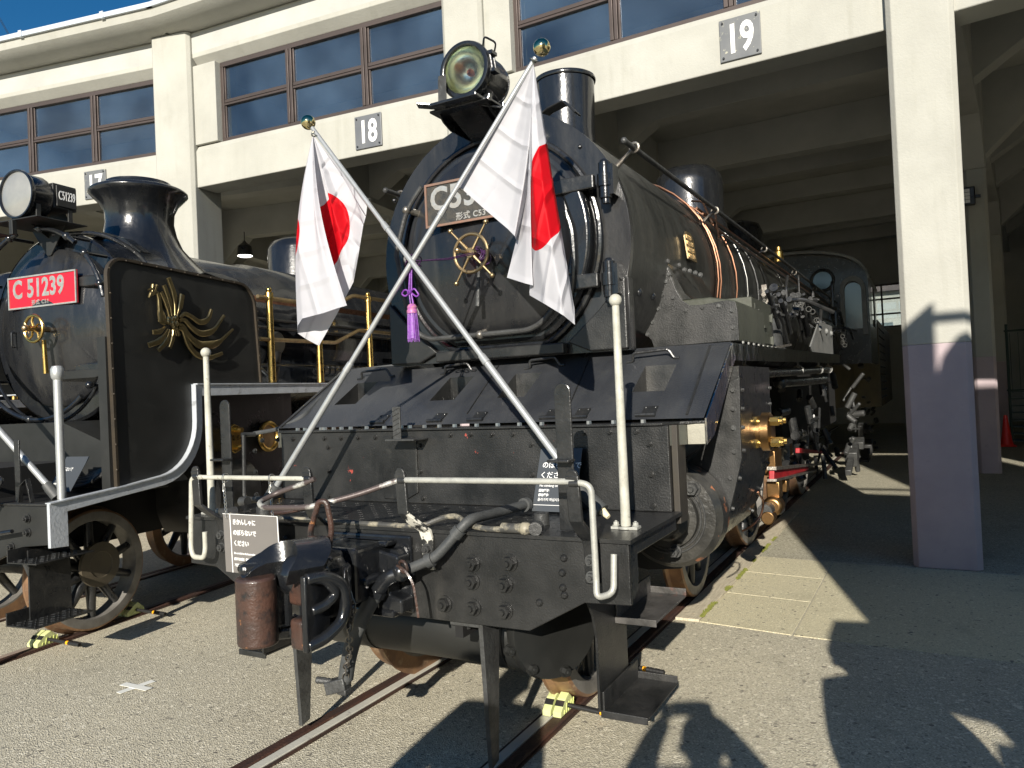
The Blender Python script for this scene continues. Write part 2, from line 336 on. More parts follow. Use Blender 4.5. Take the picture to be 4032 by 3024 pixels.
# pane: tinted glass mirroring the sky, with more sky blue painted in as diffuse
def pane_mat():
    m = bpy.data.materials.new('tinted_pane_painted_sky'); m.use_nodes = True; n = m.node_tree.nodes; L = m.node_tree.links; n.clear()
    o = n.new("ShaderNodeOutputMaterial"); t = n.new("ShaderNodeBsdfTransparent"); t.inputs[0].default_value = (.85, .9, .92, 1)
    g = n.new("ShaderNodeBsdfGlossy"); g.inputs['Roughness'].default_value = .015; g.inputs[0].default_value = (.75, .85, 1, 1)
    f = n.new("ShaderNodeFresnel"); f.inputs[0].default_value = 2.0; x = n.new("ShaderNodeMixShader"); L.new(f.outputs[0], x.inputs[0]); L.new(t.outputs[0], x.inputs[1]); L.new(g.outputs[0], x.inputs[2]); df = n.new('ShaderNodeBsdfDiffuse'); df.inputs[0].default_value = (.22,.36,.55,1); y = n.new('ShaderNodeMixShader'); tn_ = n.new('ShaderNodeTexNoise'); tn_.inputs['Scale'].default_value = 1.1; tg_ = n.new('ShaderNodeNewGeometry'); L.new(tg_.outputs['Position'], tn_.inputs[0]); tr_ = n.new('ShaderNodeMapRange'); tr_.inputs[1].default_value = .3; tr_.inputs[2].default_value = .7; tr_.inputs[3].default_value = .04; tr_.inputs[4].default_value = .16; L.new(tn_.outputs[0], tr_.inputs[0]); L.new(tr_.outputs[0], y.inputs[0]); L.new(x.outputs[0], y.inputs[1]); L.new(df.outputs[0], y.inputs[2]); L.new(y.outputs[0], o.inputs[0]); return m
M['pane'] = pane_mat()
# ------------------------------------------------------------------ ground
def sheet(name, poly, z, m, kind='structure'):
    b = MB(); b._f([b.bm.verts.new((x, y, z)) for x, y in poly]); o = b.build(name, m, smooth=0, norm=False); return tag(o, kind=kind)
sheet('ground', [(-400,-400),(400,-400),(400,400),(-400,400)], -.022, M['asph'])
b = MB()
for poly in ([(.80,2.60),(1.435,2.515),(1.447,3.35),(.80,3.43)],[(.80,3.437),(1.447,3.357),(1.452,4.10),(.80,4.18)],[(.80,4.187),(1.452,4.107),(1.457,4.76),(.80,4.83)],[(1.45,2.512),(2.80,2.44),(5.2,2.25),(5.6,4.6),(2.7,4.70),(1.472,4.765)]):
    b.prism(poly, 'z', -.03, -.017)
tag(b.build('pavement', M['slab'], smooth=0, bevel=.002), kind='structure')
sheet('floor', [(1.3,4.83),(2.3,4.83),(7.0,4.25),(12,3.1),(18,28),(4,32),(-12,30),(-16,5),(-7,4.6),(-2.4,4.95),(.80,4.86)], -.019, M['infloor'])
b = MB(); b.box(.625,.795,2.60,7.5,-.03,-.004)
for y in (2.72,3.15,3.62,4.1,4.6): b.cyl((.73,y,.0),(.73,y,.002),.012,seg=8)
o = b.build('timber_edging', mat('weathered_timber', (.58,.52,.39), (.42,.37,.27), .8, sc_=6, stretch=(12,1,1), bump=.6, bs=30), bevel=.004); tag(o, 'weathered grey timber plank edging laid beside the right rail of the front locomotive', 'plank')
def moss():
    b = MB()
    for i in range(1500):
        y = random.uniform(2.62, 6); x = .797 + random.gauss(0, .008); 
        if math.sin(y*5.1) + math.sin(y*11.3) < -.1: continue
        s = random.uniform(.003,.007); a = random.uniform(0, 6.28)
        b.cyl((x, y, -.006), (x + .004*math.cos(a), y + .004*math.sin(a), .004 + s*.6), s, s*.3, seg=5)
    tag(b.build('moss', mat('yellow_green_moss', (.18,.18,.035), (.10,.12,.02), .9, sc_=30)), kind='stuff')
moss()
# rails: rusty rail head outside, pale filled flangeway inside
M['railhead'] = mat('rusty_rail_head', (.062,.028,.018), (.030,.016,.012), .55, .75, sc_=18, bump=.5, bs=60, c3=(.22,.15,.10), s3=16, t3=(.66,.78), stretch=(1,.25,1))
M['flange'] = mat('pale_flangeway_filler', (.56,.54,.46), (.46,.45,.39), .5, .65, sc_=4, bump=.12, bs=60, c3=(.24,.23,.21), s3=5, t3=(.62,.68), c4=(.15,.14,.13), s4=26, t4=(.72,.76))
M['flange2'] = mat('brown_flangeway_filler', (.36,.29,.23), (.28,.22,.18), .55, .7, sc_=4, bump=.12, bs=60)
def track(loc, rz, label, fm, y0=-9, y1=27, root='railway_track'):
    t = tag(empty(root, loc, rz), label, 'railway track')
    for s in (-1, 1):
        b = MB(); b.box(s*.536, s*.604, y0, y1, -.06, 0); b.build('rail', M['railhead'], t, bevel=.008)
        b = MB(); b.box(s*.474, s*.528, y0, y1, -.06, -.004); b.build('flangeway', fm, t, bevel=.002)
        b = MB(); b.box(s*.456, s*.473, y0, y1, -.06, -.010); b.box(s*.529, s*.535, y0, y1, -.06, -.016); b.box(s*.605, s*.618, y0, y1, -.06, -.014); b.build('groove', M['railhead'], t)
track((0,0,0), 0, 'railway track under the black locomotive with crossed flags, rusty rails with pale strips', M['flange'])
C51 = V((-3.914, -.064, 0)); A51 = rad(7)
track(C51, A51, 'railway track under the locomotive with the red number plate', M['flange2'])
C3 = Matrix.Rotation(rad(7), 4, 'Z') ; CEN = V((0, -33.9, 0))
C3P = CEN + Matrix.Rotation(rad(6.8), 3, 'Z') @ (C51 - CEN); A3 = rad(13.8)
track(C3P, A3, 'railway track at the far left edge under the locomotive only partly in view', M['flange2'])
# cross of tape
b = MB(); c = P(518, 2690, z=-.018)
for a, (p0, p1) in enumerate((((466,2729),(604,2681)), ((484,2694),(586,2716)))):
    q0, q1 = P(*p0, z=-.018), P(*p1, z=-.018); d = (q1 - q0).normalized(); e = V((d.y, -d.x, 0)); b.obox((q0+q1)/2 + V((0,0,.001 + .002*a)), e, d, V((0,0,1)), .024, (q1-q0).length/2, .001)
tag(b.build('tape_cross', mat('white_tape', (.78,.78,.72), None, .6)), 'white tape cross stuck on the asphalt in front of the left locomotive', 'tape mark')

# ------------------------------------------------------------------ roundhouse
RH = tag(empty('roundhouse', (0, 4.8, 0)), 'curved cream concrete roundhouse with tall open bays, brown framed windows and thick pillars', 'building')
RH.location = (0, 0, 0)
PV = [(11.6,3.05),(7.06,4.18),(2.39,4.79),(-2.35,4.9),(-7.0,4.5),(-11.65,3.53),(-16.1,2.04)]
LD = [rad(a) for a in (-17, -11, -6.0, 1.2, 8, 15, 22)]     # radial heading of each pillar line
DEP = 23.5
def lp(k, d): x, y = PV[k]; return V((x - math.sin(LD[k]) * d, y + math.cos(LD[k]) * d, 0))
def bay(k):
    A = V((*PV[k+1], 0)); B = V((*PV[k], 0)); e = (B - A); Ln = e.length; e.normalize(); n = V((-e.y, e.x, 0))   # e: to the right, n: into the shed
    Mx = Matrix((e, n, V((0, 0, 1)))).transposed().to_4x4(); Mx.translation = A; return Mx, Ln
for k in range(len(PV)):                                   # pillars with painted foot
    w2 = .265 if k != 4 else .33
    Mx, Ln = bay(min(k, len(PV) - 2)); R = Mx.to_3x3().to_4x4(); R.translation = V((*PV[k], 0))
    for row, d in enumerate((0, 7.55, 15.1)):
        if row and k in (0, 6): continue
        q = R.copy(); q.translation = lp(k, d) if row else V((*PV[k], 0)); ww = w2 if row == 0 else .165
        dy = (-.02, .58) if row == 0 else (-.1, .35)
        def pil(z0, z1, g, ch=.045):
            x0, x1, y0, y1 = -ww - g, ww + g, dy[0] - g, dy[1] + g
            return MB().prism([(x0+ch,y0),(x1-ch,y0),(x1,y0+ch),(x1,y1),(x0,y1),(x0,y0+ch)], 'z', z0, z1)
        pc = pil(1.936, 7.02 if row == 0 else 6.7, 0).build('pillar', M['conc'], RH, smooth=0, bevel=.008, M=q)
        b = pil(-.02, 1.936, 0 if row else 0)
        b.build('painted_base', M['mauve'], pc, smooth=0, bevel=.008, M=q)
WIN = {3: (.73, 4.36), 2: (.60, 4.30), 4: (.68, 4.38), 1: (.6, 4.2), 5: (.6, 4.2), 0: (.6, 4.2)}
for k in range(len(PV) - 1):
    Mx, Ln = bay(k); w0, w1 = WIN[k]; hl = .265 if k != 3 else .42; hr = .265 if k != 4 else .26; a0 = hl if k != 4 else .265; a1 = Ln - hr
    if k == 4: a1 = Ln - .35
    rec = .10
    b = MB(); b.prism([(rec, 4.80), (rec, 5.32), (rec + .05, 5.40), (rec + .40, 5.40), (rec + .40, 4.84), (rec + .36, 4.80)], 'x', a0 - .1, a1 + .1)     # lintel beam
    b.build('lintel', M['conc'], RH, smooth=20, bevel=.012, M=Mx)
    b = MB(); b.box(a0 - .1, w0, rec, rec + .4, 5.41, 6.54); b.box(w1, a1 + .1, rec, rec + .4, 5.41, 6.54)
    b.split('window_jamb', M['conc'], RH, smooth=0, bevel=.006, M=Mx)
    b = MB(); b.prism([(rec, 6.66), (rec, 7.02), (rec + .4, 7.02), (rec + .4, 6.55), (rec + .12, 6.55)], 'x', a0 - .1, a1 + .1)
    b.build('wall_above_window', M['conc'], RH, smooth=0, bevel=.006, M=Mx)
    b = MB(); b.prism([(.6, 7.02), (rec-.02, 7.03), (-.06, 7.03), (-.22, 7.08), (-.31, 7.15), (-.33, 7.26), (.6, 7.26)], 'x', -.02, Ln + .02)
    b.build('cornice', M['conc'], RH, smooth=30, M=Mx)
    b = MB(); b.box(-.03, Ln + .03, -.37, .62, 7.262, 7.33)
    for u in (.9, 2.4, 3.9): b.box(u, u + .06, -.385, -.33, 7.25, 7.345)
    b.build('roof_edge', M['gutter'], RH, smooth=0, M=Mx)
    # window
    f = MB(); ya, yb = rec + .10, rec + .17; cw = (w1 - w0) / 3
    f.box(w0, w1, ya, yb, 5.40, 5.465); f.box(w0, w1, ya, yb, 6.475, 6.54); f.box(w0, w0 + .05, ya, yb, 5.465, 6.475); f.box(w1 - .05, w1, ya, yb, 5.465, 6.475)
    for i in (1, 2):
        u = w0 + cw * i; f.box(u - .045, u - .004, ya - .012, yb, 5.465, 6.475); f.box(u + .004, u + .045, ya - .004, yb, 5.465, 6.475)
    for i in range(3):
        u0, u1 = w0 + cw*i + .05, w0 + cw*(i+1) - .05; f.box(u0, u1, ya + .005, yb, 5.925, 5.955); f.box(u0, u1, ya + .012, yb, 5.965, 6.01)
        for zz in ((5.465, 5.92), (6.015, 6.475)): f.box(u0, u0 + .022, ya + .02, yb, *zz)
    fo = f.build('window', M['framem'], RH, smooth=0, bevel=.003, M=Mx)
    p = MB()
    for i in range(3):
        u0, u1 = w0 + cw*i + .05, w0 + cw*(i+1) - .05; [p._f([p.bm.verts.new(q) for q in ((u0,yb-.025,za),(u1,yb-.025,za),(u1,yb-.025,zb_),(u0,yb-.025,zb_))]) for za, zb_ in ((5.46,5.93),(6.0,6.48))]
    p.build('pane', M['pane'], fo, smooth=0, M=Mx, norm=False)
# roof slab, ceiling beams and haunches, girders along the pillar lines
for k in range(len(PV) - 1):
    q = [lp(k+1, .1), lp(k, .1), lp(k, DEP), lp(k+1, DEP)]
    MB().prism([(p.x, p.y) for p in q], 'z', 6.72, 7.0).build('roof_slab', M['concin'], RH, smooth=0)
    if k in (1, 2, 3, 4):
        for i in range(8):
            d = 2.6 + 2.52 * i; a, c = lp(k+1, d), lp(k, d); e = (c - a); Ln = e.length; e.normalize(); n = V((-e.y, e.x, 0)); Q = Matrix((e, n, V((0,0,1)))).transposed().to_4x4(); Q.translation = a
            main = (i == 2 or i == 5); zb = 6.0 if main else 6.28; dd = 5.35 if main else 5.85
            MB().prism([(.1, dd), (.16, dd), (.85, zb), (Ln-.85, zb), (Ln-.16, dd), (Ln-.1, dd), (Ln-.1, 6.72), (.1, 6.72)], 'y', 0, .34, ).build('ceiling_beam', M['concin'], RH, smooth=0, M=Q, bevel=.01)
for k in range(1, 6):
    a, c = lp(k, .5), lp(k, DEP); e = (c - a); Ln = e.length; e.normalize(); n = V((-e.y, e.x, 0)); Q = Matrix((e, n, V((0,0,1)))).transposed().to_4x4(); Q.translation = a
    poly = [(0, 5.1), (.3, 5.1), (1.3, 5.75), (6.0, 5.75), (6.9, 5.1), (7.4, 5.1), (8.4, 5.75), (13.5, 5.75), (14.4, 5.1), (14.9, 5.1), (15.9, 5.75), (Ln, 5.75), (Ln, 6.72), (0, 6.72)]
    MB().prism(poly, 'y', -.16, .16).build('girder', M['concin'], RH, smooth=0, M=Q, bevel=.01)
# back wall with high windows
for k in range(len(PV) - 1):
    a, c = lp(k+1, DEP), lp(k, DEP); e = (c - a); Ln = e.length; e.normalize(); n = V((-e.y, e.x, 0)); Q = Matrix((e, n, V((0,0,1)))).transposed().to_4x4(); Q.translation = a
    b = MB(); b.box(0, Ln, 0, .3, -.02, 3.5); b.box(0, Ln, 0, .3, 5.1, 6.9); b.box(0, .7, 0, .3, 3.5, 5.1); b.box(Ln-.7, Ln, 0, .3, 3.5, 5.1); b.build('back_wall', M['concin'], RH, smooth=0, M=Q)
    f = MB()
    for i in range(7): u = .7 + (Ln - 1.4) * i / 6; f.box(u - .03, u + .03, .1, .16, 3.5, 5.1)
    for z in (3.53, 4.0, 4.55, 5.07): f.box(.7, Ln - .7, .1, .16, z - .03, z + .03)
    fo = f.build('back_window', M['framem'], RH, smooth=0, M=Q)
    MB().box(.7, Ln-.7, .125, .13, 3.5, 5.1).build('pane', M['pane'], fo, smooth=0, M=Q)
for k in (0, 6):                                            # end walls
    a, c = lp(k, 0), lp(k, DEP); e = (c - a).normalized(); n = V((-e.y, e.x, 0)); Q = Matrix((e, n, V((0,0,1)))).transposed().to_4x4(); Q.translation = a
    MB().box(.6, DEP, -.1, .1, -.02, 6.9).build('end_wall', M['concin'], RH, smooth=0, M=Q)

# bay number plates
def plate(u, k, body, label, m, dz=0):
    Mx, Ln = bay(k); t = tag(empty('number_plate', Mx @ V((u, .10, 5.08))), label, 'number plate', 'bay number plates on the roundhouse front'); t.rotation_euler = Mx.to_euler()
    b = MB(); b.box(-.2, .2, -.022, -.002, -.21, .21); b.build('plate', m, t, smooth=0, bevel=.006)
    b = MB()
    for x in (-.165, .165):
        for z in (-.175, .175): b.cyl((x, -.022, z), (x, -.034, z), .011, seg=10)
    b.build('bolt', M['satin'], t)
    text('digits', [(body, 0, 0, .40, .0095, .70, 'CENTER', 1.0)], M['wtext'], t, Matrix.Translation((0, -.025, -.015)) @ Matrix.Rotation(rad(90), 4, 'X'))
plate(3.19, 2, '19', 'worn grey plate with white 19 peeling to cream, on the lintel at upper right', M['nplate'])
plate(3.245, 3, '18', 'grey plate with white 18 on the lintel above the left flag', M['nplate2'])
plate(3.25, 4, '17', 'weathered grey plate with white 17 partly hidden behind the flared chimney', M['nplate'])

# floodlight on the inner pillar, ceiling lamp, cone, railing
t = tag(empty('floodlight', P(3825, 775, y=12.15)), 'black floodlight fixed to the inner pillar right of the big cream pillar', 'floodlight')
MB().box(-.2,.05,-.14,-.04,-.16,.15).build('housing', M['satin'], t, bevel=.02); 
b = MB()
for i in range(4):
    for j in range(2): b.box(-.165+j*.07,-.10+j*.07,-.147,-.139,-.12+i*.06,-.067+i*.06)
b.build('lens', M['wtext'], t, bevel=.003); MB().box(.0,.13,-.04,.03,-.03,.02).build('bracket', M['satin'], t)
t = tag(empty('ceiling_lamp', P(965, 1008, y=9.5)), 'small black pendant lamp glowing white inside the shed, right of the flared chimney', 'lamp')
MB().lathe([(.02,.34),(.05,.3),(.15,.22),(.17,.05),(.175,0)], (0,0,0), (0,0,1), 24, caps=False).build('lamp_shade', M['satin'], t); MB().cyl((0,0,.3),(0,0,.55),.01,seg=8).build('rod', M['satin'], t)
em = bpy.data.materials.new('lit_lamp'); em.use_nodes = True; em.node_tree.nodes["Principled BSDF"].inputs['Emission Color'].default_value = (1,.95,.85,1); em.node_tree.nodes["Principled BSDF"].inputs['Emission Strength'].default_value = 6
MB().lathe([(.15,.03),(.16,.0),(.1,-.02),(0,-.02)], (0,0,0), (0,0,1), 24).build('bulb', em, t)
c = P(3965, 1757, z=0)
t = tag(empty('traffic_cone', c), 'red plastic traffic cone standing beside the inner pillar at the right edge', 'cone')
MB().box(-.17,.17,-.17,.17,0,.03).build('base', M['coned'], t, bevel=.01); MB().lathe([(.135,.03),(.12,.06),(.04,.66),(.035,.70),(.028,.70)], (0,0,0), (0,0,1), 24).build('body', M['coned'], t)
M['dgreen'] = mat('dark_green_paint', (.012,.03,.026), (.02,.042,.035), .45, .55, sc_=6)
t = tag(empty('stair_railing', (4.9, 17.8, 0)), 'dark green steel stair with railing inside the shed behind the red cone', 'railing')
b = MB()
for i in range(12): b.box(-.9 + i*.16, -.885 + i*.16, -.01, .01, 1.25, 2.55)
b.build('baluster', M['dgreen'], t)
MB().tube([(-1.0,0,2.6),(1.1,0,2.6)], .022, 8).tube([(-1.0,0,1.25),(1.1,0,1.25)], .018, 8).tube([(-.95,0,0),(-.95,0,2.75)], .03, 8).build('handrail', M['dgreen'], t)
b = MB()
for i in range(8): b.box(-.9, 1.2, .05, .5, .08 + i*.16, .10 + i*.16)
b.build('stair_treads', M['dgreen'], t)
ob_ = tag(empty('neighbour_building', (2, 52, 0)), 'pale building glimpsed through the rear windows of the shed behind the cab', 'building')
b = MB(); b.box(-30,30,0,8,-.02,7.2).build('wall', M['stucco'], ob_, smooth=0); b = MB(); b.box(-31,31,-.6,9,7.2,7.8).build('roof', M['framem'], ob_, smooth=0)
b = MB()
for i in range(14): b.box(-26+i*3.8,-24.2+i*3.8,-.03,.0,3.2,5.2)
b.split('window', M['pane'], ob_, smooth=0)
t = tag(empty('overhead_wire', P(-60, -40, y=9)), 'thin dark overhead wires crossing the blue sky at the upper left corner', 'wire')
a, c = P(-80, -60, y=9), P(160, 360, y=9); q = t.location
MB().tube([a - q, c - q], .006, 6).tube([a - q + V((.05,0,0)), c - q + V((.05,0,0))], .006, 6).build('cable', M['satin'], t)
# ------------------------------------------------------------------ the big locomotive
L1 = tag(empty('steam_locomotive'), 'large black steam locomotive with a sloping bolted front cover, crossed flags before its smokebox', 'locomotive')
def zA(y): return 1.495 + .39 * (y - .75) / .67
NA = V((0, -.39, .67)).normalized(); TA = V((0, .67, .39)).normalized(); XX = V((1, 0, 0)); YY = V((0, 1, 0)); ZZ = V((0, 0, 1))
# buffer beam
b = MB(); prof = [(-1.257,.822),(-1.06,.815),(-.806,.676),(.806,.676),(1.06,.815),(1.257,.822),(1.257,1.06),(-1.257,1.06)]
b.prism(prof, 'y', 0, .025); beam = b.build('buffer_beam', M['chip'], L1, smooth=0, bevel=.004)
b = MB()
for s in (-1, 1):
    b.prism([(.027,.83),(.09,.85),(.12,.90),(.115,.98),(.115,1.0),(.66,1.0),(.66,1.058),(.027,1.058)], 'x', s*1.245-.006, s*1.245+.006)
b.split('beam_side', M['satin'], beam, smooth=0, bevel=.003)
def bolts(name, pts, n, r, h, parent, m=M['old'], each=True):
    if each:
        for p in pts: MB().hexb(p, n, r, h).build(name, m, parent, smooth=30)
    else:
        b = MB()
        for p in pts: b.hexb(p, n, r, h)
        b.build(name, m, parent, smooth=30)
bolts('bolt', [(x, -.001, z) for x, z in ((.729,.955),(.545,.94),(.702,.862),(.54,.862),(.696,.750),(.54,.750),(.392,.752),(-.30,.93),(-.46,.75),(-.7,.86),(-.7,.95))], (0,-1,0), .030, .030, beam)
b = MB()
for x, z in ((.98,.99),(.97,.93),(.97,.87),(.975,.84),(-.93,.97),(-.925,.91),(-.92,.86),(-.83,.87),(-.55,.99),(.22,.99),(.86,.80)): b.rivet((x, 0, z), (0,-1,0), .017)
b.build('rivet_heads', M['old'], beam)
# deck with tread plate
b = MB(); b.box(-1.27, 1.27, -.012, .70, 1.062, 1.078)
for i in range(46):
    for j in range(11):
        x, y = -1.14 + i*.05, .05 + j*.055
        if x > .85 and j < 9 and x > .95: continue
        a = rad(35) if (i + j) % 2 else rad(-35); b.obox((x, y, 1.0782), V((math.cos(a), math.sin(a), 0)), V((-math.sin(a), math.cos(a), 0)), ZZ, .011, .003, .0008)
deck = b.build('front_deck', M['old'], L1, smooth=0)
# bolted front box
b = MB(); b.box(-1.23, 1.23, .665, .70, 1.079, 1.483); b.box(-1.222,-1.20,.70,1.3,1.079,1.483); b.box(1.20,1.222,.70,.80,1.079,1.483)
box = b.build('front_box_plate', M['chip'], L1, smooth=0, bevel=.004)
b = MB(); b.box(1.232, 1.262, .70, .83, 1.02, 1.483).build('side_return', mat('brownish_side_plate', (.05,.044,.034), (.035,.03,.025), .4, .5, sc_=6), box, smooth=0, bevel=.003)
b = MB(); b.prism([(-.28,1.10),(-.20,1.14),(-.20,1.43),(-.235,1.452),(-.44,1.452),(-.44,1.10)], 'y', .655, .663); cov = b.build('cover_patch', M['old'], box, smooth=0, bevel=.003)
row = [(1000+u/2.765*1, 0) for u in ()]
px = [(1035,1734),(1094,1731),(1153,1729),(1277,1726),(1342,1725),(1409,1723),(1477,1721),(1549,1719),(1772,1713),(1851,1711),(1934,1711),(2018,1709),(2108,1708),(2200,1704),(2297,1703),(2400,1701),(2504,1699),
      (1006,1775),(1292,1761),(2090,1750),(2557,1748),(2565,1868),(2572,1992),(1009,1858),(1294,1855),(2095,1870),(1012,1947),(1665,1962),(2101,1971),(1652,1754),(1655,1856),(1296,1953)]
b = MB()
for u, v in px: p = P(u, v, y=.664); b.hexb(p, (0,-1,0), .0125, .014)
b.split('bolt', M['old'], box)
# ledge + sloping apron with four footholds
b = MB(); b.prism([(-1.235,.650),(1.208,.650),(1.265,.745),(-1.30,.745)], 'z', 1.484, 1.496); b.prism([(1.265,.745),(1.375,.795),(1.375,.82),(-1.375,.82),(-1.375,.795),(-1.30,.745)], 'z', 1.484, 1.496)
led = b.build('ledge', M['chip'], L1, smooth=0, bevel=.002)
b = MB()
for x in [-1.12,-1.06,-.93,-.9,-.83,-.77,-.70,-.58,-.33,-.27,-.17,-.07,.03,.17,.30,.43,.56,.70,.82,.95,1.10,-.45]: b.cyl((x, .70, 1.496), (x, .70, 1.512), .014, .013, seg=6)
b.split('bolt', M['steel2'], led, smooth=0)
ap = MB(); xs = sorted([-1.372, -1.09, -.915, -.34, -.165, .13, .305, .943, 1.118, 1.372]); holes = {(-1.09), (-.34), (.13), (.943)}; y0, y1 = 1.005, 1.245
ys = [.775, y0, y1, 1.435]
for i in range(len(xs) - 1):
    for j in range(3):
        if xs[i] in holes and j == 1: continue
        q = [(xs[i], ys[j]), (xs[i+1], ys[j]), (xs[i+1], ys[j+1]), (xs[i], ys[j+1])]; ap._f([ap.bm.verts.new((x, y, zA(y))) for x, y in q])
bmesh.ops.remove_doubles(ap.bm, verts=ap.bm.verts, dist=1e-4)
apron = ap.build('sloping_cover', M['apron'], L1, smooth=0)
for x0 in sorted(holes):
    x1 = x0 + .175; zf, zt = zA(y0), zA(y1); b = MB(); vv = b.bm.verts.new
    b._f([vv((x0,y0,zf)), vv((x1,y0,zf)), vv((x1,y1,zf)), vv((x0,y1,zf))]); b._f([vv((x0,y1,zf)), vv((x1,y1,zf)), vv((x1,y1,zt)), vv((x0,y1,zt))])
    for x in (x0, x1): b._f([vv((x,y0,zf)), vv((x,y1,zf)), vv((x,y1,zt))])
    b.build('foothold', M['plate'] if x0 > 0 else M['old'], apron, smooth=0)
def onA(x, y, h=0): return V((x, y, zA(y))) + NA * h
for xa, xb in ((-1.10,-.86), (-.42,-.22), (.19,.39), (.84,1.08)):   # grab handles
    MB().tube(rnd([onA(xa-.02,1.285,.004), onA(xa+.02,1.29,.006), onA(xa+.02,1.30,.05), onA(xb-.02,1.32,.05), onA(xb+.01,1.30,.006), onA(xb+.04,1.30,.004)], .02), .0085, 8).build('grab_handle', M['satin'], apron)
for x in (-.58, -.17, .10, .55, .72, 1.08):                          # hinges along the foot
    b = MB(); b.cyl(onA(x-.05,.80,.008), onA(x+.05,.80,.008), .011, seg=10); b.obox(onA(x+.01,.845,.004), XX, TA, NA, .035, .03, .003)
    for d in (-.015, .035): b.rivet(onA(x+d,.86,.006), NA, .008)
    b.build('hinge', M['satin'], apron)
b = MB()
for a, c in (((-.041,1.347),(.012,.863)), ((.561,1.38),(.64,.81)), ((1.262,1.41),(1.285,.80))): b.bar(onA(*a,.002), onA(*c,.002), .012 if a[0] > 1 else .006, .006, up=NA)
b.bar(onA(-1.34,.78,.003), onA(-1.34,1.43,.003), .012, .01, up=NA); b.split('seam', M['old'], apron, smooth=0)
b = MB()                                                            # stainless corner pieces and polished edge strip
b.prism([(1.214,.668),(1.29,.775),(1.283,.78),(1.207,.673)], 'z', 1.385, 1.482); b.prism([(1.29,.775),(1.372,.79),(1.372,.80),(1.29,.785)], 'z', 1.385, 1.482)
b.prism([(-1.214,.668),(-1.29,.775),(-1.283,.78),(-1.207,.673)], 'z', 1.385, 1.482); b.prism([(-1.29,.775),(-1.372,.79),(-1.372,.80),(-1.29,.785)], 'z', 1.385, 1.482)
b.split('corner_plate', M['stain'], L1, smooth=0, bevel=.002)
for s in (1, -1):
    b = MB(); x = s * 1.377
    b.prism([(.79,1.384),(.93,1.42),(1.46,1.792),(7.35,1.865),(7.35,1.965),(1.43,1.888),(.79,1.508)], 'x', x - .004, x + .004)
    b.build('edge_strip', M['chrome'], L1, smooth=0)
b = MB()                                                            # running board
for s in (1, -1): b.prism([(1.43,1.868),(7.35,1.945),(7.35,1.955),(1.43,1.882)], 'x', s*.75, s*1.372)
b.prism([(1.43,1.868),(1.9,1.874),(1.9,1.888),(1.43,1.882)], 'x', -.76, .76)
b.split('running_board', M['apron'], L1, smooth=0)
# inclined pipe along the left edge of the cover
MB().tube(rnd([P(1000,1707,y=.82), P(1100,1690,y=.80), P(1195,1640,y=.88), P(1350,1470,x=-1.40), P(1400,1458,y=1.7), P(1560,1440,y=1.8)], .08), .014, 8).build('air_pipe', M['rubber'], L1)
b = MB()
MB().tube(rnd([P(950,1712,y=.62), P(1005,1710,y=.70)], .02), .014, 8).tube(rnd([P(960,1712,y=.62), P(963,1960,y=.62), P(1000,1965,y=.60), P(1060,1968,y=.5)], .03), .013, 8).build('conduit', M['plate'], L1)
# smokebox saddle skirt, smokebox, boiler
SB = 1.32; zc = 2.54; Rb = .868
b = MB(); pts = []
for i in range(41):
    a = rad(-35 + 250 * i / 40); pts.append((Rb*math.cos(a), zc + Rb*math.sin(a)))
pl = [(.80, 1.885), (.80, 2.12)] + pts[0:] + [(-.80, 2.12), (-.80, 1.885)]
pl = [p for i, p in enumerate(pl)]
b.prism([(.84,1.882),(.84,2.3)] + pts[3:-3] + [(-.84,2.3),(-.84,1.882)], 'y', SB, SB + .05); sf = b.build('smokebox_front', M['door'], L1, smooth=40, bevel=.006)
b = MB(); b.prism([(.70,1.89),(.835,1.89),(.835,2.3),(.70,2.02)], 'y', SB+.055, SB+.10); b.prism([(-.70,1.89),(-.835,1.89),(-.835,2.3),(-.70,2.02)], 'y', SB+.055, SB+.10); b.box(-.5,.5,1.7,3.0,1.1,1.95)
b.split('smokebox_saddle', M['old'], L1, smooth=0, bevel=.006)
b = MB()                                                            # flared brackets at the foot of the front plate
for s in (-1, 1): b.prism([(s*.83,1.89),(s*.60,1.89),(s*.46,1.95),(s*.66,2.12),(s*.83,2.3)], 'y', 1.285, 1.315)
b.box(-.45,.45,1.25,1.31,1.886,1.95); b.build('front_gusset', M['old'], sf, smooth=0, bevel=.008)
MB().lathe([(.862,1.372),(.862,3.30)], (0,0,zc), (0,1,0), 96, caps=False).build('smokebox', M['boiler'], L1, smooth=50)
bo = MB().lathe([(.865,3.305),(.872,3.6),(.90,9),(.93,13.3)], (0,0,zc), (0,1,0), 96, caps=False).build('boiler', M['boiler'], L1, smooth=50)
b = MB()
for y in (3.30,4.35,5.4,6.6,7.8,9.0,10.3,11.6): b.lathe([(.884,y),(.889,y+.01),(.889,y+.04),(.884,y+.05)] if y < 5 else [(.90,y),(.906,y+.01),(.906,y+.04),(.90,y+.05)], (0,0,zc), (0,1,0), 72, caps=False)
b.split('boiler_band', M['satin'], bo)
b = MB()
for i in range(60):
    a = rad(100 + 160*i/59); 
    if i % 6 < 3 : b.rivet((.868*math.cos(a), 1.40, zc + .868*math.sin(a)), (math.cos(a),0,math.sin(a)), .010)
for x, z in ((2465,1192),(2498,1197),(2531,1208)): p = P(x, z, y=1.8); b.sph((.80 - (x-2465)*.0001, 1.6 + (x-2465)*.008, 2.24), .028, 10)
for u, v in ((2284,578),(1540,1210),(1553,790),(2025,510)): b.sph(P(u, v, y=SB), .014, 8)
b.build('smokebox_rivets', M['gloss'], sf)
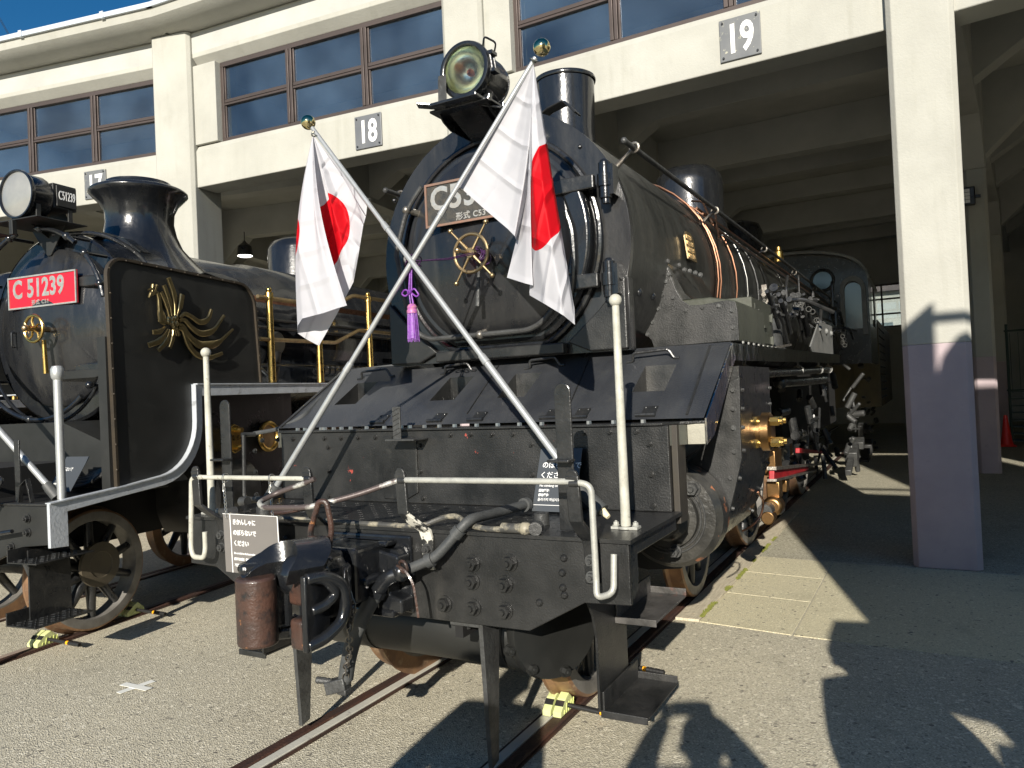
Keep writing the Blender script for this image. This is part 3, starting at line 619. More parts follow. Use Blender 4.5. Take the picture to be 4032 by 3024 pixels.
# door
b = MB(); cz = 2.56; prof = []
dn = []
for i in range(64):
    a = 2*math.pi*i/64; x, z = .66*math.cos(a), .66*math.sin(a); z = max(z, -.58); 
    dn.append((x, z))
def ringd(k, y): return [(x*k, y, cz + z*k) for x, z in dn]
rs = [[b.bm.verts.new(q) for q in ringd(k, y)] for k, y in ((1.0,SB),(1.0,SB-.035),(.965,SB-.055),(.93,SB-.055),(.90,SB-.075),(.75,SB-.105),(.5,SB-.135),(.25,SB-.150),(.02,SB-.155))]
b.skin(rs); b._f(rs[-1]); door = b.build('smokebox_door', M['door'], L1, smooth=40)
b = MB(); b.tube([(x*1.045, SB-.02, cz + z*1.045) for x, z in dn], .020, 8, closed=True).build('door_ring', M['gloss'], door)
for z in (2.845, 2.285):                                            # hinges with strap and pin
    b = MB(); b.prism([(.30,-.035),(.45,-.045),(.70,-.04),(.70,.04),(.45,.045),(.30,.035)], 'y', -.03, .012, M=Matrix.Translation((0, SB-.085, z))); s_ = b.build('hinge_strap', M['satin'], door, smooth=0, bevel=.008)
    b = MB(); b.cyl((.755,SB-.07,z-.10), (.755,SB-.07,z+.10), .036, seg=24); b.cyl((.755,SB-.07,z-.035), (.755,SB-.07,z+.035), .046, seg=24); b.cyl((.755,SB-.07,z-.13), (.755,SB-.07,z-.10), .024, seg=12); b.box(.765,.81,SB-.09,SB,z-.085,z+.085); b.rivet((.755,SB-.07,z+.10),(0,0,1),.03)
    b.build('hinge_pin', M['gloss'], s_)
b = MB()                                                            # curved stiffener on the door edge
arc = [(.60*math.cos(rad(a)), SB-.06, cz+.005 + .62*math.sin(rad(a))) for a in range(-24, 27, 3)]
b.ribbon(arc, (0,1,0), .09, .12).build('door_rib', M['gloss'], door, bevel=.02, seg=3)
rail = rnd([P(1660,735,y=1.2), P(1600,830,y=1.2), (-.69,1.2,2.60), P(1567,1030,y=1.2), P(1590,1180,y=1.2), P(1640,1310,y=1.2), P(1690,1337,y=1.2), P(1890,1318,y=1.2), P(2080,1300,y=1.2), P(2135,1270,y=1.2), P(2190,1200,y=1.2)], .12, 6)
rl = MB().tube(rail, .0165, 10).build('door_rail', M['castg'], L1)
b = MB()
for p in ((1600,828),(1890,1318)):
    q = P(*p, y=1.2); b.sph(q, .028, 12); e = q + V((.06 if p[0] < 1700 else .03,.12,-.02 if p[0] < 1700 else .05)); b.cyl(q, q + (e-q)*.6, .016, .024, seg=10); b.cyl(q + (e-q)*.6, q + (e-q)*.72, .03, seg=14)
b.split('rail_bracket', M['steel'], rl)
MB().tube(rnd([P(2225,830,y=1.2), P(2252,900,y=1.2), P(2262,1040,y=1.2), P(2250,1180,y=1.2)], .15, 5), .017, 8).build('door_rail', M['gloss'], L1)
# brass hand wheel and locking handle
HW = V((0, 1.0, 2.495)); hw = MB().tor(HW, (0,1,0), .112, .011, 40, 10).build('hand_wheel', M['oldbrass'], door)
for a in (57, 133, 237, 313):
    d = V((math.cos(rad(a)), 0, math.sin(rad(a)))); b = MB(); b.cyl(HW + d*.02, HW + d*.105, .011, .008, seg=10); b.cyl(HW + d*.105, HW + d*.195, .008, .0065, seg=10); b.sph(HW + d*.2, .016, 12); b.build('spoke', M['oldbrass'], hw)
b = MB(); b.cyl(HW - YY*.015, HW + YY*.02, .032, seg=6); b.cyl(HW + YY*.02, HW + YY*.19, .018, .022, seg=14); b.cyl(HW, HW + V((-.045,-.06,.01)), .009, seg=8); b.sph(HW + V((-.05,-.066,.012)), .019, 12); b.build('hub', M['oldbrass'], hw)
b = MB(); b.cyl((-.005,1.09,2.40), (-.015,1.075,2.19), .010, .014, seg=10); b.cyl((-.005,1.09,2.44),(-.005,1.09,2.40),.016,seg=10); b.cyl((-.005,1.09,2.44),(-.005,1.16,2.46),.012,seg=10).build('locking_handle', M['castg'], hw)
b = MB()
for i in range(14): a = i*.9; b.tor(HW + YY*(.06 + .006*i) + V((.012*math.cos(a), 0, .012*math.sin(a))), (random.uniform(-.3,.3),1,random.uniform(-.3,.3)), .03, .003, 16, 6)
# number plate C53 45
Mp = Matrix.Translation((-.395, 1.145, 2.715)) @ Matrix.Rotation(rad(90), 4, 'X')
b = MB(); b.box(0, .78, 0, .272, 0, .012); npl = b.build('number_plate', M['platedark'], door, smooth=0, bevel=.004, M=Mp)
b = MB(); 
for q in ((0,.78,0,.014),(0,.78,.258,.272),(0,.014,.014,.258),(.766,.78,.014,.258)): b.box(*q, .0125, .020)
b.build('rim', M['platerim'], npl, smooth=0, M=Mp)
text('figures', [('C53 45', .035, .165, .20, .006, .95, 'LEFT', 1.06), ('形式 C53', .22, .04, .05, .001, 1.0, 'LEFT', 1.1)], M['platesilver'], npl, Mp @ Matrix.Translation((0,0,.013)))
# headlamp
hl = V((0.015, 1.0, 3.565)); lampd = V((0,-1,0))
lamp = MB().lathe([(0.0174,.36),(0.087,.345),(0.1348,.30),(0.1462,.24),(0.1462,.06),(0.1549,.055),(0.167,.03),(0.1696,.0),(0.1636,-.018),(0.1496,-.022),(0.1392,-.016),(0.1357,.02)], hl, (0,1,0), 56, caps=False).build('headlamp', M['gloss'], L1, smooth=50)
MB().lathe([(0.1348,.02),(0.1261,.05),(0.1044,.10),(0.0696,.14),(0.0261,.16),(0,.162)], hl, (0,1,0), 48, caps=False).build('reflector', M['reflector'], lamp, smooth=60)
MB().lathe([(0.1375,-.006),(0.1044,-.016),(0.0522,-.022),(0,-.024)], hl, (0,1,0), 48, caps=False).lathe([(0.1375,.0),(0.1044,-.010),(0.0522,-.016),(0,-.018)], hl, (0,1,0), 48, caps=False).build('lens', M['lens'], lamp, smooth=60)
MB().lathe([(.012,.12),(.02,.09),(.02,.06),(.008,.03)], hl + V((.02,0,-.01)), (0,1,0), 12).build('bulb', mat('amber_bulb', (.5,.2,.1), None, .3), lamp)
b = MB(); b.tube(rnd([hl + V((.09,.06,.12)), hl + V((.12,.03,.18)), hl + V((.16,.10,.16)), hl + V((.12,.13,.09))], .02), .006, 6); b.cyl(hl + V((.158,.02,.07)), hl + V((.172,.02,-.03)), .009, seg=8); b.cyl(hl + V((.165,.05,.07)), hl + V((.180,.05,-.03)), .007, seg=8); b.obox(hl + V((.162,.035,.07)), XX, YY, ZZ, .020,.03,.010); b.obox(hl + V((.175,.035,-.035)), XX, YY, ZZ, .020,.03,.010)
b.build('latch', M['gloss'], lamp)
b = MB(); b.ribbon([hl + V((-.135,-.05,-.18)), hl + V((-.125,-.055,-.02))], XX, .055, .008).build('lamp_stop', M['castg'], lamp, bevel=.002)
bk = MB(); bk.box(-.20, .20, .93, 1.36, 3.335, 3.350); bk.box(-.16,.16,.86,.95,3.345,3.362); bk.bar((-.235,.86,3.37),(-.08,.93,3.345),.07,.014); bk.bar((.24,1.1,3.30),(.10,1.1,3.345),.2,.012)
bk.prism([(.98,3.335),(1.45,3.335),(1.45,3.30),(1.39,3.27),(1.10,3.27),(1.02,3.30)], 'x', -.17, -.158); bk.prism([(.98,3.335),(1.45,3.335),(1.45,3.30),(1.39,3.27),(1.10,3.27),(1.02,3.30)], 'x', .158, .17)
bk.prism([(1.10,3.335),(1.45,3.335),(1.52,3.36),(1.52,3.40),(1.34,3.40)], 'x', -.10,.10); bk.prism([(1.0,3.335),(1.38,3.335),(1.36,3.24),(1.30,3.22)], 'x', -.11,.11); bk.prism([(-.17,3.335),(.17,3.335),(.10,3.22),(-.10,3.22)], 'y', 1.26, 1.34)
for x in (-.12,.12): bk.box(x-.02,x+.02,1.05,1.09,3.35,3.42); bk.box(x-.02,x+.02,1.22,1.26,3.35,3.42)
bk.build('lamp_bracket', M['gloss'], lamp, smooth=0, bevel=.003)
b = MB(); b.ribbon([(.22,1.55,3.40),(.30,1.55,3.44),(.42,1.50,3.44),(.47,1.42,3.40),(.56,1.36,3.30)], YY, .09, .012); b.bar((.27,1.55,3.3),(.27,1.55,3.42),.07,.02); b.bar((.40,1.5,3.22),(.40,1.5,3.43),.07,.02).build('step_bracket', M['satin'], L1, smooth=30, bevel=.003)
# chimney
MB().lathe([(.20,3.98),(.215,3.99),(.231,3.985),(.236,4.0),(.231,4.015),(.218,4.02),(.205,4.015),(.198,3.99),(.195,3.6),(.195,3.4)][::-1], (0,2.48,0), (0,0,1), 56, caps=False).lathe([(.29,3.30),(.24,3.38),(.216,3.46),(.212,3.6),(.222,3.98)], (0,2.48,0), (0,0,1), 56, caps=False).build('chimney', M['gloss'], L1, smooth=60)
# domes
MB().lathe([(.50,3.15),(.42,3.42),(.38,3.55),(.385,3.95),(.36,4.06),(.27,4.14),(.12,4.17),(0,4.175)], (0,5.9,0), (0,0,1), 48, caps=False).build('sand_dome', M['gloss'], L1, smooth=60)
MB().lathe([(.46,3.15),(.36,3.45),(.33,3.6),(.33,3.85),(.28,3.97),(.14,4.03),(0,4.03)], (0,8.6,0), (0,0,1), 40, caps=False).build('steam_dome', M['gloss'], L1, smooth=60)
# boiler handrails
for s in (1, -1):
    hr = MB().tube([(s*.85,1.34,3.075), (s*.86,5,3.10), (s*.88,12.9,3.12)], .0165, 12).sph((s*.85,1.33,3.075), .020, 12).build('handrail', M['castg'], L1)
    for y in (1.50, 3.45, 5.6, 7.7, 9.8, 11.8):
        b = MB(); b.tor((s*.852,y,3.08), (0,1,0), .026, .010, 14, 8); b.cyl((s*.835,y,3.065), (s*.70,y,2.96 + (y-1.5)*.003), .011, .020, seg=10); b.build('stanchion', M['steel'], hr)
MB().tube([(-.62,5.2,3.3),(-.75,8,3.3)], .012).build('pipe', M['copper'], L1)
# copper pipes down the boiler flank
def on_boiler(y, a, h=.02): r = .875 + h + max(0, y-3.3)*.004; return V((r*math.cos(rad(a)), y, zc + r*math.sin(rad(a))))
for k, (y0_, dy, m, r_) in enumerate(((3.30,.0,'copper',.009),(3.37,.02,'copper',.009),(3.95,.02,'copper',.009),(4.9,.02,'castg',.008),(4.42,0,'steel2',.005),(5.45,0,'steel2',.005),(6.65,0,'steel2',.005))):
    pts = [on_boiler(y0_ + dy*i/10, 78 - i*9.0, .015) for i in range(11)]; MB().tube(pts, r_, 8).build('pipe', M[m], bo)
for j, (h_, m) in enumerate(((3.16,'copper'),(3.13,'copper'),(3.10,'castg'),(3.02,'copper'),(2.99,'castg'))):
    z_ = h_ - .07; x_ = math.sqrt(max(.01, .90**2 - (z_-zc)**2)) + .03
    MB().tube([(x_, 3.3 + .1*j, z_), (x_ + .02, 7, z_), (x_ + .04, 12.8, z_)], .009 if j != 2 else .014, 8).build('pipe', M[m], bo)
MB().tube(rnd([(.42,4.4,3.42),(.62,4.0,3.30),(.75,3.6,3.12),(.86,3.32,2.95)], .1), .009, 8).tube(rnd([(.45,5.2,3.42),(.66,4.3,3.24),(.80,3.7,3.05),(.885,3.40,2.85)], .1), .008, 8).build('pipe', M['copper'], bo)
b = MB(); b.cyl((.93,3.30,2.20),(.93,3.30,2.27),.045,.05,seg=18); b.cyl((.93,3.30,2.27),(.93,3.30,2.28),.053,seg=18); b.cyl((.93,3.30,2.28),(.93,3.30,2.31),.012,seg=8); b.build('oil_pot', M['brass'], L1)
b = MB(); b.box(.80,1.02,3.24,3.36,2.17,2.18); b.cyl((.93,3.30,2.0),(.93,3.30,2.17),.018,seg=10); b.cyl((.93,3.30,2.05),(.93,3.30,2.10),.028,seg=6).build('oil_pot_stand', M['satin'], L1)
b = MB(); b.lathe([(.05,0),(.055,.02),(.055,.12),(.03,.14),(.03,.18)], (.78,7.0,3.14), (0,0,1), 16).build('brass_valve', M['brass'], L1)
# maker's plate
q = [on_boiler(2.45 + dx, aa, .004) for dx, aa in ((-.10,11.5),(.10,11.5),(.115,2),(.10,-1.5),(-.10,-1.5),(-.115,2))]
a0 = 6.5; cpl = on_boiler(2.52, a0, .006); ny = V((math.cos(rad(a0)),0,math.sin(rad(a0)))); up = V((-math.sin(rad(a0)),0,math.cos(rad(a0)))); Mm = Matrix((YY, up, ny)).transposed().to_4x4(); Mm.translation = cpl
mp = MB().prism([(-.115,-.10),(.115,-.10),(.115,.07),(.06,.105),(-.06,.105),(-.115,.07)], 'z', 0, .012, M=Mm).build('makers_plate', M['oldbrass'], bo, smooth=0, bevel=.003)
b = MB()
for j, z in enumerate((.065,.02,-.025,-.07)):
    for i in range(5 if j else 4): b.obox(Mm @ V((-.08 + i*.036 + (.012 if j == 0 else 0), z, .014)), YY, up, ny, .011, .012, .003)
b.build('plate_lettering', M['oldbrass'], mp, smooth=0)
# steam pipe casing beside the smokebox (front sheet, side box, doors)
yp = 2.03; pts = []
fp = [P(u, v, y=yp) for u, v in ((2614,1025),(2630,1060),(2660,1140),(2685,1182),(2715,1202),(2760,1200),(2860,1182),(2895,1188),(2903,1220),(2910,1340),(2575,1372),(2565,1340),(2538,1308),(2575,1230),(2597,1150),(2610,1080))]
cas = MB().prism([(p.x, max(p.z, 1.925)) for p in fp], 'y', yp, yp + .015).build('pipe_casing', M['plate'], L1, smooth=0, bevel=.003)
b = MB()
for u, v in ((2628,1028),(2652,1035),(2673,1044),(2695,1062),(2716,1067),(2738,1074),(2758,1082),(2635,1080),(2622,1109),(2608,1162),(2650,1172),(2592,1217),(2570,1269),(2701,1221),(2766,1210),(2830,1205),(2883,1222),(2887,1290),(2550,1317)): b.hexb(P(u, v, y=yp - (.002 if v > 1075 or u < 2640 else -.25)), (0,-1,0), .012, .010, stud=False)
b.split('bolt', M['castg'], cas)
b = MB(); b.prism([(.85,2.22),(1.12,2.22),(1.275,2.185),(1.285,2.15),(1.285,1.93),(.85,1.93)], 'y', yp+.017, 2.95); b.build('casing_box', M['green'], cas, smooth=30, bevel=.01)
b = MB(); b.prism([(.70,2.60),(.84,2.50),(.96,2.26),(1.0,2.22),(.70,2.22)], 'y', yp+.016, 2.9); b.build('casing_fillet', M['boiler'], cas, smooth=0)
cb = MB().box(.85, 1.20, 2.96, 3.75, 1.94, 2.30).build('tool_box', M['green'], L1, smooth=0, bevel=.006)
b = MB(); b.box(1.2,1.206,3.05,3.70,1.97,2.26); 
for y, z in ((3.08,2.18),(3.08,2.0),(3.62,2.18),(3.62,2.0)): b.box(1.206,1.222,y,y+.03,z-.03,z+.03); b.cyl((1.222,y+.015,z-.035),(1.222,y+.015,z+.035),.009,seg=8)
b.box(1.206,1.225,3.30,3.42,2.085,2.105); b.build('box_door', M['green'], cb, smooth=0, bevel=.002)
b = MB()
for i in range(10): b.cyl((1.30, 2.1+i*.17, 1.915), (1.30, 2.1+i*.17, 1.93), .009, seg=6)
tag(b.build('board_bolts', M['steel2'], L1), kind='stuff')
# pump, pipes and fittings on the running board
b = MB(); b.lathe([(.16,0),(.16,.02),(.13,.04),(.13,.30),(.16,.32),(.16,.34)], (1.02,4.6,1.95), (0,0,1), 24); b.lathe([(.17,0),(.19,.05),(.17,.10)], (1.0,4.25,2.10), (1,0,0), 24); b.lathe([(.12,0),(.14,.05),(.12,.10)], (.95,5.3,2.25), (1,0,0), 24).split('air_pump', M['castg'], L1, smooth=40)
b = MB(); b.bar((1.15,3.95,1.95),(1.12,3.95,2.50),.045,.03,up=(0,1,0)); b.cyl((1.14,3.80,2.40),(1.14,4.10,2.40),.022,seg=10); b.cyl((1.14,3.84,2.16),(1.14,4.05,2.16),.018,seg=10); b.bar((1.15,3.95,1.95),(1.25,4.35,1.99),.03,.02).build('reverser_lever', M['steel'], L1, bevel=.003)
b = MB()
for (u0,v0,x0),(u1,v1,x1),r in (((3125,1165,1.0),(3255,1340,1.2),.010),((3130,1205,1.0),(3290,1330,1.15),.02),((3140,1215,1.05),(3400,1315,1.2),.016),((3000,1150,1.0),(3130,1130,.95),.03),((3020,1180,1.0),(3100,1155,1.0),.025),((3150,1160,1.0),(3215,1235,1.1),.018),((3160,1245,1.1),(3215,1285,1.1),.022)):
    b.tube([P(u0,v0,x=x0), (P(u0,v0,x=x0)+P(u1,v1,x=x1))/2, P(u1,v1,x=x1)], r, 10)
b.split('pipe', M['satin'], L1)
b = MB(); rr_ = random.Random(3)
for i in range(52):
    u = rr_.uniform(3010, 3330); v = 1135 + (u-3000)*.33 + rr_.uniform(-35, 90); x = rr_.uniform(.95, 1.2); p = P(u, v, x=x); d = V(rr_.choice([(0,1,0),(0,-1,0),(1,0,0),(0,0,1),(0,.9,-.3)]))
    if rr_.random() < .5: b.hexb(p, d, rr_.uniform(.018,.032), .06)
    else: b.tube(rnd([p, p + d*rr_.uniform(.1,.4), p + d*.4 + V((0,.15,-.15))], .08), rr_.uniform(.012,.024), 8)
b.split('valve_fitting', M['satin'], L1)
b = MB()
for i in range(26): a = rr_.random(); p = P(3120 + 210*a, 1175 + 170*a + rr_.uniform(-22,22), x=1.15); b.tor(p, (0,1,.3), .03, .005, 12, 6)
b.split('pipe_clip', M['steel2'], L1)
gp = MB().prism([(5.35,1.94),(7.3,1.955),(7.3,2.32),(6.0,2.30),(5.2,2.0)], 'x', 1.30, 1.315).build('grey_side_plate', M['grey'], L1, smooth=0, bevel=.004)
b = MB()
for y in (6.0,6.6,7.1): b.rivet((1.315,y,2.22), (1,0,0), .035)
b.split('rivet', M['grey'], gp)
# pipes under the running board
b = MB(); b.tube([(1.30,1.95,1.72),(1.31,4.5,1.75),(1.30,6.9,1.79)], .034, 12); b.build('pipe', M['satin'], L1)
b = MB(); b.tube([(1.22,3.9,1.66),(1.24,5,1.66),(1.24,6.9,1.67)], .045, 12).sph((1.22,3.9,1.66), .06, 12).build('pipe', M['satin'], L1)
b = MB()
for y in (2.1, 4.4, 5.9, 6.8): b.tor((1.30,y,1.73 + (y-2)*.012), (0,1,0), .042, .008, 18, 6); b.bar((1.30,y,1.77),(1.30,y,1.86),.02,.012,up=(0,1,0))
b.split('pipe_hanger', M['steel2'], L1)
# cylinder block
cyl = MB().lathe([(.02,.0),(.09,.005),(.115,.03),(.125,.07),(.16,.075),(.165,.11),(.25,.12),(.28,.16),(.28,.30)], (1.05,1.08,.965), (0,1,0), 56).build('cylinder', mat('scarred_cylinder_paint', (.02,.02,.018), (.04,.038,.032), .32, .5, sc_=8, bump=.35, bs=40, c3=(.26,.10,.045), s3=7, t3=(.64,.66), coat=.2), L1, smooth=35)
bolts('bolt', [(1.05,1.08,.965), (1.19,1.19,1.12)], (0,-1,0), .034, .045, cyl, M['castg'])
b = MB(); b.tor((1.05,1.19,.965),(0,1,0),.175,.006,40,6); b.tor((1.05,1.192,.965),(0,1,0),.195,.006,40,6); b.hexb((1.10,1.12,.80),(0,-1,0),.028,.05).build('cover_rings', M['castg'], cyl)
jp = [P(u, v, y=1.4) for u, v in ((2820,2136),(2865,2046),(2895,1922),(2920,1808),(2915,1708),(2912,1484))]; jp = [(q.x, q.z) for q in jp]
pl = [(.60,.66),(.85,.62),(1.04,.64)] + jp + [(1.18,1.60),(1.0,1.62),(.6,1.7)]
blk = MB().prism(pl, 'y', 1.40, 1.43).build('cylinder_jacket', M['plate'], L1, smooth=0, bevel=.003)
b = MB().prism([(.60,.67),(.85,.63),(1.035,.65)] + [(x-.008, z) for x, z in jp[:-1]] + [(jp[-1][0]-.008, 1.76), (.6,1.76)], 'y', 1.432, 2.35).build('jacket_side', M['satin'], blk, smooth=45)
b = MB()
for (x0, z0), (x1, z1) in zip(jp, jp[1:]):
    n_ = max(1, int(math.hypot(x1-x0, z1-z0)/.10))
    for i in range(n_): f = (i+.3)/n_; x = x0+(x1-x0)*f; z = z0+(z1-z0)*f; nn = V((z1-z0, 0, x0-x1)).normalized(); b.hexb((x-nn.x*.035,1.398,z-nn.z*.035),(0,-1,0),.012,.014,stud=False); b.hexb((x-.006,1.47,z),nn,.011,.016,stud=False); b.hexb((x-.006,2.30,z),nn,.011,.016,stud=False)
for y, z in ((1.6,1.58),(1.9,1.58),(1.65,1.50),(1.95,1.50)): b.hexb((1.325,y,z),(1,0,0),.012,.02)
tag(b.build('jacket_bolts', M['castg'], blk), kind='stuff')
b = MB(); b.tor((.98,1.40,1.42),(0,1,0),.20,.03,40,8); b.lathe([(.19,.03),(.17,0),(.13,-.01),(.12,.02),(0,.02)], (.98,1.36,1.42), (0,1,0), 36).build('valve_chest_cover', M['castg'], blk, smooth=40)
b = MB(); b.tube(rnd([(.60,1.1,1.18),(.85,1.12,1.20),(1.0,1.2,1.24),(1.16,1.33,1.36)], .2, 6), .06, 12).build('exhaust_pipe', M['old'], L1)
bv = MB().lathe([(.115,.0),(.12,.012),(.12,.03),(.095,.035),(.095,.075),(.115,.08),(.115,.125),(.10,.135),(.06,.14),(.0,.14)], (1.345,1.93,1.37), (1,0,0), 44).build('relief_valve', M['warmbrass'], L1, smooth=35)
for a in (45, 135, 225, 315):
    p = V((1.38,1.93 + .088*math.cos(rad(a)),1.37 + .088*math.sin(rad(a)))); b = MB(); b.cyl(p, p + XX*.03, .035, seg=6); b.cyl(p + XX*.03, p + XX*.17, .018, seg=10); b.cyl(p + XX*.10, p + XX*.15, .027, seg=6); b.build('valve_bolt', M['brass'], bv, smooth=30)
# rods, brass boxes and running gear behind the cylinder
def qx(x, *uv): return [(P(u, v, x=x).y, P(u, v, x=x).z) for u, v in uv]
rd = MB(); rd.prism(qx(1.22,(3038,1890),(3175,1852),(3175,1830),(3038,1844)), 'x', 1.20, 1.24).build('coupling_rod', M['redrod'], L1, smooth=0, bevel=.006)
MB().prism(qx(1.16,(3140,1784),(3245,1786),(3245,1778),(3140,1764)), 'x', 1.14, 1.18).build('guide_bar', M['redrod'], L1, smooth=0, bevel=.006)
b = MB(); b.prism(qx(1.22,(3036,1896),(3200,1856),(3200,1849),(3036,1886)), 'x', 1.19, 1.26); b.prism(qx(1.22,(3036,1851),(3220,1830),(3220,1824),(3036,1838)), 'x', 1.19, 1.26).build('rod_flange', M['steel'], L1, smooth=0)
b = MB(); q0 = P(3052,1985,x=1.22); b.lathe([(.075,0),(.075,.12),(.055,.14)], q0, (0,-1,0), 24); q1 = P(3050,1925,x=1.22); b.obox(q1, XX, YY, ZZ, .05,.07,.065); b.obox(P(3078,1910,x=1.2), XX, YY, ZZ, .05,.05,.05); b.lathe([(.05,0),(.05,.12)], (1.22,3.05,.66), (0,1,0), 16); b.box(1.15,1.24,3.1,3.3,1.10,1.2); b.box(1.13,1.22,3.5,3.8,.92,1.12).split('brass_bearing', M['warmbrass'], L1, smooth=30, bevel=.008)
b = MB(); q0 = P(3010,2015,x=1.2); b.lathe([(.055,0),(.055,.12),(.04,.13),(.04,.2)], q0, (0,1,0), 20); b.lathe([(.03,0),(.045,.08),(.045,.10)], P(3060,2010,x=1.2), (0,1,0), 16); b.prism([(q0.y+.4,q0.z-.1),(q0.y+.65,q0.z-.12),(q0.y+.7,q0.z+.16),(q0.y+.5,q0.z+.2)], 'x', 1.14, 1.2).build('cylinder_cock', M['castg'], L1, smooth=30)
MB().tube(rnd([P(2985,1938,x=1.34), P(3008,1975,x=1.34), P(2998,2030,x=1.32), P(2965,2070,x=1.28), P(2925,2090,x=1.24)], .15, 5), .007, 8).build('pipe', M['copper'], L1)
MB().prism([(2.36,1.28),(3.1,1.24),(3.2,1.30),(3.2,1.55),(3.12,1.55),(3.10,1.40),(2.36,1.42)], 'x', 1.18, 1.26).build('crosshead_arm', M['castg'], L1, smooth=0, bevel=.01)
b = MB()
for i in range(40):
    p = V((rr_.uniform(.9,1.2), rr_.uniform(5.5,9.5), rr_.uniform(.5,1.7))); d = V((rr_.uniform(-.2,.2), rr_.uniform(-1,1), rr_.uniform(-1,1))).normalized(); b.cyl(p, p + d*rr_.uniform(.1,.35), rr_.uniform(.015,.05), seg=10)
b.split('running_gear', M['satin'], L1)
b = MB()
for u, v, sx_, sy_, sz_ in ((3355,1790,.10,.25,.13),(3405,1805,.09,.35,.10),(3375,1745,.12,.15,.07),(3420,1760,.08,.2,.12),(3345,1835,.05,.3,.05),(3390,1700,.05,.1,.16),(3360,1650,.04,.1,.22),(3415,1690,.06,.12,.06),(3440,1775,.10,.1,.08),(3400,1620,.05,.08,.06)): b.obox(P(u,v,x=1.12), XX, V((0,.96,.28)), V((0,-.28,.96)), sx_, sy_, sz_)
for i in range(34): p = P(rr_.uniform(3330,3450), rr_.uniform(1440,1840), x=rr_.uniform(1.08,1.2)); d = V((rr_.uniform(-.4,.6), rr_.uniform(-1,1), rr_.uniform(-1,1))).normalized(); b.cyl(p, p + d*rr_.uniform(.08,.35), rr_.uniform(.015,.06), seg=12)
b.split('injector', M['castg'], L1, bevel=.015)
# frames, wheels
b = MB()
for s in (-1, 1): b.box(s*.44-.02, s*.44+.02, .72, 13, .60, 1.30); b.box(s*.44-.02, s*.44+.02, .03, .72, .60, 1.05)
b.box(-.44,.44,1.0,12.5,1.0,1.4); b.box(-.8,.8,6.5,12.5,.9,1.85); b.build('frame', M['dark'], L1, smooth=0)
def wheel(parent, x, y, r, s, spokes=10, m1='tread', m2='tyre', hub=None, name='wheel'):
    w_ = MB().lathe([(r-.075,s*.0),(r+.026,s*.0),(r+.026,s*.018),(r+.004,s*.034),(r,s*.04),(r-.004,s*.13),(r-.02,s*.14)], (x, y, r), (1,0,0), 64, caps=False).build(name, M[m1], parent, smooth=35)
    MB().lathe([(r-.02,s*.14),(r-.03,s*.142),(r-.085,s*.142),(r-.09,s*.13),(r-.09,0),(r-.075,0)], (x, y, r), (1,0,0), 64, caps=False).build('tyre_face', M[m2], w_, smooth=35)
    b = MB(); b.lathe([(r*.26,s*.02),(r*.26,s*.15),(r*.20,s*.17),(0,s*.17)], (x, y, r), (1,0,0), 32)
    for i in range(spokes):
        a = 2*math.pi*(i+.5)/spokes; d = V((0, math.cos(a), math.sin(a))); b.cyl(V((x+s*.08,y,r)) + d*r*.22, V((x+s*.08,y,r)) + d*(r-.085), r*.075 + .008, r*.05 + .006, seg=10)
    b.build('spokes', M['satin'], w_, smooth=40)
    return w_
for y in (1.10, 3.20):
    for s in (-1, 1): wheel(L1, s*.50, y, .47, s, name='leading_wheel')
for y in (5.3, 7.2, 9.1):
    for s in (-1, 1): wheel(L1, s*.50, y, .875, s, 16, name='driving_wheel')
for y in (1.10, 3.20): MB().cyl((-.5,y,.47),(.5,y,.47),.07).build('axle', M['satin'], L1)
# underslung tank, round end plate
b = MB(); b.lathe([(.0,-.70),(.10,-.69),(.15,-.66),(.165,-.62),(.165,.62),(.15,.66),(.10,.69),(0,.70)], (.05,.42,.52), (1,0,0), 40)
for x in (-.35,.45): b.lathe([(.170,-.02),(.170,.02)], (x+.05,.42,.52), (1,0,0), 40)
b.build('air_reservoir', M['matt'], L1, smooth=50)
b = MB(); b.lathe([(.24,-.03),(.25,0),(.24,.03),(.0,.035)], (.74,.36,.60), (.9,-.45,0), 40); 
for a in (200,235,270): b.hexb(V((.80,.33,.60)) + V((.42*math.cos(rad(a))*.45, .9*math.cos(rad(a))*.45*.5, .2*math.sin(rad(a)))), (.9,-.45,0), .022, .03)
b.build('reservoir_end', M['matt'], L1, smooth=50)
# guard irons
for s in (-1, 1):
    g = MB(); x = s*.555; g.prism([(.02,.70),(.175,.70),(.115,.05),(.055,.035)], 'x', x - .011, x + .011); g.build('guard_iron', M['castg'], L1, smooth=0, bevel=.003)
b = MB(); b.box(.40,.56,.02,.16,.655,.675); b.hexb((.45,.08,.655),(0,0,-1),.02,.03).build('iron_bracket', M['castg'], L1, smooth=0, bevel=.003)
# steps
for s in (1, -1):
    st = MB(); st.prism([(.14,.80),(.62,.80),(.60,.60),(.60,.28),(.24,.28),(.24,.60),(.21,.70)], 'x', s*.995, s*1.007); st = st.build('step_hanger', M['old'], L1, smooth=0, bevel=.003)
    for z, ya, yb, w_ in ((.62,.46,.94,.20), (.27,.26,.70,.21)):
        b = MB(); b.box(*sorted((s*1.0, s*(1.0+w_))), ya, yb, z-.006, z+.004)
        b.box(*sorted((s*1.0, s*(1.0+w_))), ya-.004, ya+.006, z-.02, z+.012); b.box(*sorted((s*1.0, s*(1.0+w_))), yb-.006, yb+.004, z, z+.035)
        b.box(*sorted((s*1.008, s*1.018)), ya, yb, z, z+.09)
        b.build('step_plate', mat('worn_step', (.035,.034,.032), (.09,.085,.08), .35, .5, sc_=7, bump=.4, bs=40, c3=(.16,.07,.05), s3=6, t3=(.62,.75)) if z > .6 and s > 0 else M['plate'], st, smooth=0, bevel=.003)
